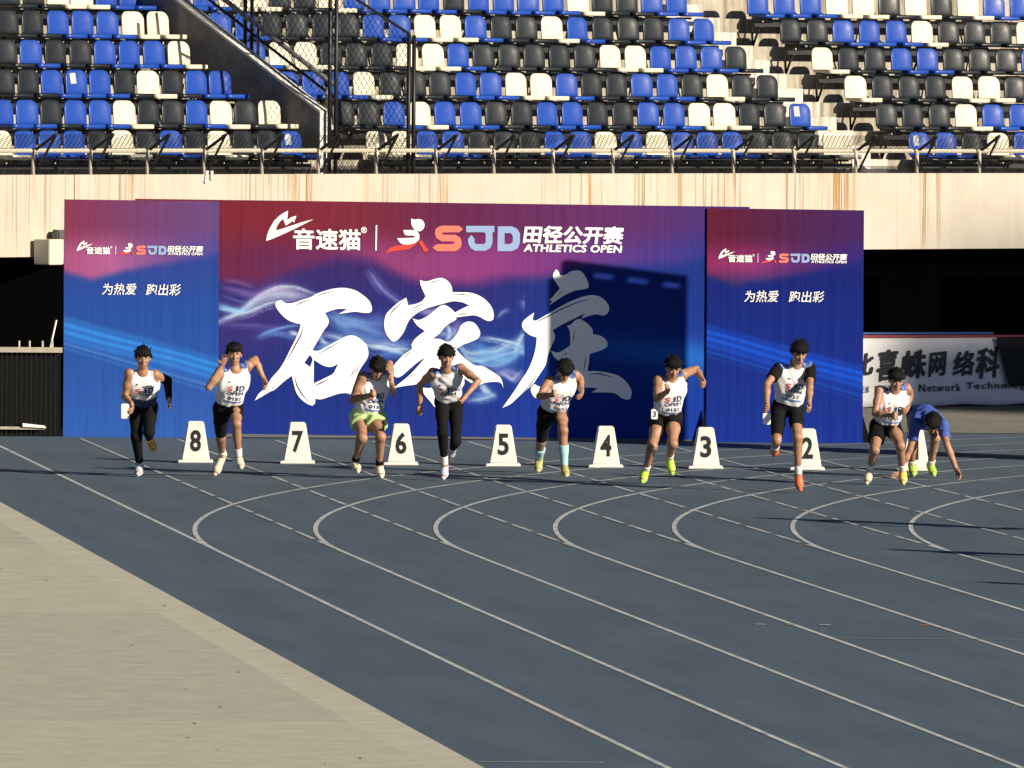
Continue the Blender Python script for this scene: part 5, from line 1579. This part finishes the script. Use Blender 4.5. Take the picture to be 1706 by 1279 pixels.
    for sd in 'RL':
        Hp, K, A = J['hip' + sd], J['kn' + sd], J['an' + sd]; frac = lw[1] if sd == 'R' else lw[2]
        e = K - Hp; q = min(frac, 1.0)
        r_end = (.072 + (.050 - .072) * max(0, (q - .45) / .55)) * w
        fl_ = {'tights': 0, 'half': .0, 'shorts': .012, 'loose': .03}[lw[0]]
        seg = Field(Fl.lo, Fl.lo + (np.array(Fl.n) - 1) * Fl.h, Fl.h)
        seg.cone(Hp, Hp + e * min(.45, q), .082 * w + o, .072 * w + o + fl_ * .4, .03)
        if q > .45: seg.cone(Hp + e * .45, Hp + e * q, .072 * w + o + fl_ * .4, r_end + o + fl_, .02)
        if frac <= 1.0:
            seg.clip(Hp + e * (q - .02), e)
        else:
            seg.ell(K, (lat, unit(e), np.cross(lat, unit(e))), (.058, .062, .062), .03)
            a_ = A - K; sdn = unit(a_); back = unit(-front - sdn * (-front @ sdn)); fr2 = frac - 1.0
            seg.cone(K, K + a_ * fr2, .048 * w + o, (.048 + (.036 - .048) * fr2) * w + o, .03); seg.cone(K + sdn * .06 + back * .022, K + sdn * .19 + back * .016, .046 * w + o, .036 + o, .04)
            seg.clip(K + a_ * fr2, a_)
        n0 = np.minimum(Fl.n, seg.n); sl = tuple(slice(0, k) for k in n0)
        oo, dd = Fl.d[sl], seg.d[sl]; k_ = .03; hh = np.maximum(k_ - np.abs(oo - dd), 0) / k_
        Fl.d[sl] = np.minimum(oo, dd) - hh * hh * k_ * .25
    if lw[0] in ('loose', 'shorts'): Fl.ripple(.006 if lw[0] == 'loose' else .003, 40, spec['seed'] + 3)
    Fl.clip(P + upv * (spec.get('hem', .045) + .035), upv)
    V, Q = Fl.mesh(); np_mesh('tights' if lw[0] == 'tights' else 'shorts', V, Q, spec.get('leg_mat', M_BLK), root, org)
    # socks and shoes
    for sd in 'RL':
        A, heel, T, sole, sdn = feet[sd]; K = J['kn' + sd]
        sk = spec.get('sock', (.12, M_SOCKW))
        Fk = Field(np.minimum(A, K) - .1, np.maximum(A, K) + .1, .008)
        Fk.cone(A - sdn * sk[0], A + sdn * .01, .036 + .006 + (.012 if sk[0] > .2 else .004), .036 + .006, .01)
        if sk[0] > .2: Fk.cone(A - sdn * sk[0], A - sdn * .16 , .052, .048, .03)
        Fk.clip(A - sdn * sk[0], -sdn); V, Q = Fk.mesh(); np_mesh('sock', V, Q, sk[1], root, org)
        Fk = Field(np.minimum(np.minimum(A, heel), T) - .1, np.maximum(np.maximum(A, heel), T) + .1, .007)
        dn = unit(sdn - sole * (sdn @ sole)); latf = np.cross(sole, dn)
        Fk.cone(heel, T - sole * .07, .038, .043, .02); Fk.cone(T - sole * .07, T - sole * .012, .043, .026, .02); Fk.cone(A + sdn * .015, T - sole * .08, .042, .034, .03)
        Fk.clip((heel + T) / 2 + dn * .029, dn); Fk.clip(A + sdn * .0, -unit(sdn + sole * .3))
        V, Q = Fk.mesh(); sh = np_mesh('shoe', V, Q, spec['shoe' + sd] if ('shoe' + sd) in spec else spec['shoe'], root, org)
        Fk = Field(np.minimum(heel, T) - .1, np.maximum(heel, T) + .1, .007)
        Fk.cone(heel + dn * .012, T - sole * .07 + dn * .012, .038, .046, .02); Fk.cone(T - sole * .07 + dn * .012, T - sole * .006, .046, .026, .02)
        Fk.clip((heel + T) / 2 + dn * .030, dn); Fk.clip((heel + T) / 2 + dn * .014, -dn)
        V, Q = Fk.mesh()
        if len(V):
            c_ = np_mesh('sole', V, Q, spec.get('sole', M_SOCKW), sh, org)
    if spec.get('hip_card'):
        (x0, y0, x1, y1), dep, txt = spec['hip_card']
        Yc = Y0 - dep
        cx, cy = (x0 + x1) / 2, (y0 + y1) / 2; pts = []
        wv, hv = (x1 - x0) / ppm / 2, (y1 - y0) / ppm / 2; c = np.array(at(cx, cy, Yc)) + np.array((0, 0, lift))
        ol = rounded_panel(2 * wv, 2 * hv, .015, .015, 3)
        bm = bmesh.new(); prism(bm, [Vector(c + np.array((x, 0, v - hv)) - org) for x, v in ol], Vector((0, .004, 0)))
        bmesh.ops.recalc_face_normals(bm, faces=bm.faces); hn = bm_obj('hip_number', bm, M_PAPER, root)
        if txt:
            v, f = text_mesh(txt, .02); mesh_obj('hip_digit', [Vector(c + np.array(((a - .5) * wv * .9, -.004, (b - .5) * hv * 1.1)) - org) for a, b in v], f, M_PRINTB, hn)
    return root, J
M_SH = {k: mat('shoe_' + k, c, 0.5, var=0.15, vscale=30) for k, c in dict(grey=(.48, .53, .55), yellow=(.75, .52, .10), cream=(.72, .68, .48), lilac=(.55, .54, .68), olive=(.42, .42, .14), neon=(.42, .68, .06), orange=(.80, .16, .05)).items()}
GRP = 'runners leaving the start'
RUN = [
 dict(seed=1, tuft=.032, zoom=(190, 560, 5.117), label='runner in white singlet and black full-length tights with a black arm sleeve, leftmost', nod=8, twist=.04, size=1.0,
      j=dict(pelvis=(248, 600), neck=(243, 322), head=(246, 205), shR=(130, 335), shL=(350, 345), elR=(92, 535), wrR=(146, 592), haR=(160, 640), elL=(455, 398), wrL=(468, 548), haL=(480, 600),
             hipR=(195, 625), hipL=(305, 625), knR=(190, 870), anR=(218, 1105), toR=(200, 1200), knL=(298, 835), anL=(300, 885), toL=(352, 1000)),
      s=dict(uaR=-1, faR=1, haR=1, uaL=-1, faL=1, haL=1, thR=1, shR=-1, ftR=1, thL=1, shL=-1, ftL=1), plant='toR', handR='relaxed', handL='open', legwear=('tights', 1.93, 1.93), shoe=M_SH['grey'], shoeL=M_SH['yellow'],
      panels=False, navy_hem=True, bib=False, hip_card=((202, 676, 215.5, 701), .22, ''), arm_sleeve='L', print_v=.26),
 dict(seed=2, tuft=.025, fringe=.038, zoom=(330, 560, 5.117), label='runner in white singlet and black shorts with right hand raised beside his face', nod=6, twist=.05, size=1.0,
      j=dict(pelvis=(258, 610), neck=(312, 300), head=(308, 172), shR=(190, 315), shL=(425, 270), elR=(92, 455), wrR=(205, 262), haR=(228, 205), elL=(485, 215), wrL=(560, 385), haL=(588, 440),
             hipR=(195, 640), hipL=(320, 635), knR=(195, 880), anR=(205, 1030), toR=(140, 1200), knL=(325, 765), anL=(345, 1040), toL=(368, 1140)),
      s=dict(uaR=1, faR=1, haR=1, uaL=-1, faL=1, haL=1, thR=-1, shR=-1, ftR=1, thL=1, shL=-1, ftL=1), plant='toR', handR='open', handL='relaxed', legwear=('half', .93, .62), shoe=M_SH['cream'], sock=(.10, M_SOCKW), print_v=.25, palmR=True),
 dict(seed=3, build=1.05, zoom=(570, 580, 5.56), label='runner in white singlet and pale green shorts with head bowed', nod=42, yaw=8, twist=.07, size=1.0,
      j=dict(pelvis=(232, 625), neck=(300, 280), head=(325, 205), shR=(190, 285), shL=(405, 250), elR=(98, 500), wrR=(262, 455), haR=(310, 435), elL=(438, 165), wrL=(458, 355), haL=(478, 415),
             hipR=(170, 660), hipL=(300, 655), knR=(185, 850), anR=(125, 1060), toR=(148, 1165), knL=(358, 840), anL=(345, 1095), toL=(365, 1215)),
      s=dict(uaR=1, faR=1, haR=1, uaL=-1, faL=1, haL=1, thR=1, shR=-1, ftR=1, thL=1, shL=-1, ftL=1), plant='toL', handR='fist', handL='open', legwear=('loose', .45, .45), leg_mat=M_GREENSH, shoe=M_SH['cream'], sock=(.07, M_BLK), print_v=.24),
 dict(seed=14, build=.93, zoom=(680, 560, 5.015), label='runner in white singlet and black tights with elbows out and a number on his thigh', nod=14, yaw=6, twist=-.02, size=1.02, tuft=.034,
      j=dict(pelvis=(338, 545), neck=(322, 292), head=(318, 190), shR=(205, 320), shL=(440, 285), elR=(97, 430), wrR=(100, 618), haR=(110, 655), elL=(582, 392), wrL=(480, 520), haL=(440, 575),
             hipR=(282, 565), hipL=(398, 565), knR=(288, 820), anR=(303, 1085), toR=(292, 1210), knL=(398, 895), anL=(370, 965), toL=(348, 1040)),
      s=dict(uaR=-1, faR=1, haR=1, uaL=1, faL=1, haL=1, thR=1, shR=-1, ftR=1, thL=1, shL=-1, ftL=-1), plant='toR', handR='fist', handL='fist', legwear=('tights', 1.92, 1.92), shoe=M_SH['lilac'], bib=False, hip_card=((729, 692, 741, 707), .10, '6'), print_v=.22),
 dict(seed=5, zoom=(870, 590, 5.81), label='runner in white singlet with long pale teal socks and head down', nod=52, yaw=5, twist=.07, size=1.0,
      j=dict(pelvis=(292, 560), neck=(385, 250), head=(412, 178), shR=(262, 275), shL=(512, 222), elR=(168, 430), wrR=(288, 415), haR=(335, 398), elL=(562, 255), wrL=(575, 370), haL=(575, 425),
             hipR=(222, 590), hipL=(365, 590), knR=(185, 860), anR=(165, 1030), toR=(150, 1155), knL=(395, 755), anL=(408, 1095), toL=(425, 1190)),
      s=dict(uaR=1, faR=1, haR=1, uaL=-1, faL=1, haL=1, thR=-1, shR=-1, ftR=1, thL=1, shL=-1, ftL=1), plant='toL', handR='fist', handL='relaxed', legwear=('half', .98, .80), shoe=M_SH['olive'], sock=(.24, mat('teal_sock', (.36, .62, .62), .8)), print_v=.22),
 dict(seed=6, tuft=.032, zoom=(1050, 580, 5.33), label='runner in white singlet with bright green shoes and left elbow raised', nod=24, yaw=4, twist=.06, size=1.0,
      j=dict(pelvis=(322, 605), neck=(358, 285), head=(380, 195), shR=(250, 300), shL=(470, 250), elR=(240, 470), wrR=(325, 405), haR=(345, 365), elL=(585, 205), wrL=(645, 305), haL=(662, 345),
             hipR=(258, 640), hipL=(385, 635), knR=(198, 885), anR=(140, 1095), toR=(105, 1210), knL=(378, 865), anL=(350, 985), toL=(375, 1140)),
      s=dict(uaR=1, faR=1, haR=1, uaL=-1, faL=1, haL=1, thR=1, shR=-1, ftR=1, thL=1, shL=-1, ftL=1), plant='toR', handR='relaxed', handL='fist', legwear=('shorts', .42, .36), shoe=M_SH['neon'], sock=(.07, M_SOCKW), hip_card=((1085, 685, 1096, 702), .14, '3'), print_v=.22),
 dict(seed=7, zoom=(1250, 555, 4.57), label='runner in white vest over black tee with orange shoes, nearest and tallest', nod=22, yaw=6, twist=.03, size=1.06, tuft=.038,
      j=dict(pelvis=(280, 560), neck=(352, 255), head=(372, 168), shR=(215, 285), shL=(455, 285), elR=(128, 405), wrR=(126, 560), haR=(138, 605), elL=(452, 425), wrL=(446, 560), haL=(455, 605),
             hipR=(218, 590), hipL=(342, 590), knR=(200, 830), anR=(190, 890), toR=(180, 950), knL=(360, 805), anL=(366, 1085), toL=(382, 1215)),
      s=dict(uaR=1, faR=1, haR=1, uaL=1, faL=1, haL=1, thR=1, shR=-1, ftR=-1, thL=1, shL=-1, ftL=1), plant='toL', handR='fist', handL='fist', legwear=('half', .90, .68), shoe=M_SH['orange'], sock=(.10, M_SOCKW), sleeves=True, shirt_mat=M_BLK, vest=True, panels=True, hip_card=((1271, 692, 1284, 711), .20, ''), print_v=.25, sole=M_SH['orange']),
 dict(seed=8, build=.95, zoom=(1420, 600, 5.686), label='runner in white singlet with blue shoulders in front of the crouching runner', nod=26, yaw=4, twist=.06, size=1.0,
      j=dict(pelvis=(312, 625), neck=(400, 300), head=(416, 205), shR=(258, 305), shL=(515, 285), elR=(215, 525), wrR=(378, 545), haR=(425, 548), elL=(548, 345), wrL=(525, 455), haL=(522, 495),
             hipR=(245, 655), hipL=(378, 650), knR=(212, 870), anR=(170, 1040), toR=(135, 1190), knL=(455, 830), anL=(475, 1060), toL=(482, 1190)),
      s=dict(uaR=1, faR=1, haR=1, uaL=-1, faL=1, haL=1, thR=1, shR=-1, ftR=1, thL=1, shL=-1, ftL=1), plant='toL', handR='fist', handL='relaxed', legwear=('shorts', .62, .40), shoe=M_SH['cream'], shoeL=M_SH['yellow'], sock=(.10, M_SOCKW), print_v=.24),
 dict(seed=9, back=-.5, zoom=(1420, 600, 5.686), label='runner in blue T-shirt crouching with both hands on the track, rightmost', nod=62, yaw=4, twist=.0, size=1.0, bent=True,
      j=dict(pelvis=(655, 500), neck=(742, 560), head=(762, 600), shR=(610, 610), shL=(858, 625), elR=(545, 850), wrR=(455, 1060), haR=(415, 1095), elL=(895, 800), wrL=(985, 1035), haL=(1020, 1095),
             hipR=(590, 520), hipL=(725, 520), knR=(575, 760), anR=(565, 985), toR=(582, 1090), knL=(790, 740), anL=(745, 990), toL=(775, 1092)),
      s=dict(uaR=1, faR=1, haR=1, uaL=1, faL=1, haL=1, thR=1, shR=-1, ftR=1, thL=1, shL=-1, ftL=1), plant='toL', handR='tent', handL='tent', legwear=('half', .90, .55), leg_mat=M_NAVYSH, shoe=M_SH['neon'], sock=(.07, M_SOCKW), sleeves=True, shirt_mat=M_BLUEKIT, panels=False, prints=False, hem=.0),
]
PEOPLE = {}
for sp_ in RUN:
    sp_['group'] = GRP
    root, J = person(sp_); PEOPLE[sp_['seed']] = (root, J)
    if sp_.get('arm_sleeve'):
        sd = sp_['arm_sleeve']; E_, W_, S_ = J['el' + sd], J['wr' + sd], J['sh' + sd]
        Fk = Field(np.min(np.stack([E_, W_, S_]), 0) - .1, np.max(np.stack([E_, W_, S_]), 0) + .1, .008)
        Fk.cone(S_ + (E_ - S_) * .55, E_, .056, .050, .02); Fk.cone(E_, W_, .052, .036, .02); V, Q = Fk.mesh(); np_mesh('arm_sleeve', V, Q, M_BLK, root, np.array(root.location))

# three runner copies added out of frame on the right to cast long shadows
src = PEOPLE[7][0]
def copy_tree(o, parent=None):
    c = o.copy(); COL.objects.link(c); c.parent = parent
    for ch in o.children: copy_tree(ch, c)
    return c
for (x, y), lab in (((1290, 862), 'first of three shadow-casting figures added out of frame beyond the right edge'), ((1506, 914.5), 'second of three shadow-casting figures added out of frame beyond the right edge'), ((1662, 969), 'third of three shadow-casting figures added out of frame beyond the right edge')):
    tip = onground(x, y); L = 1.72 / math.tan(SUN_EL) - 0.45
    c = copy_tree(src); c['label'] = lab; c['group'] = 'shadow-casting figures added out of frame'
    X, Y = tip.x + math.cos(SUN_AZ) * L, tip.y - math.sin(SUN_AZ) * L
    c.location = (X, Y, gz(X))
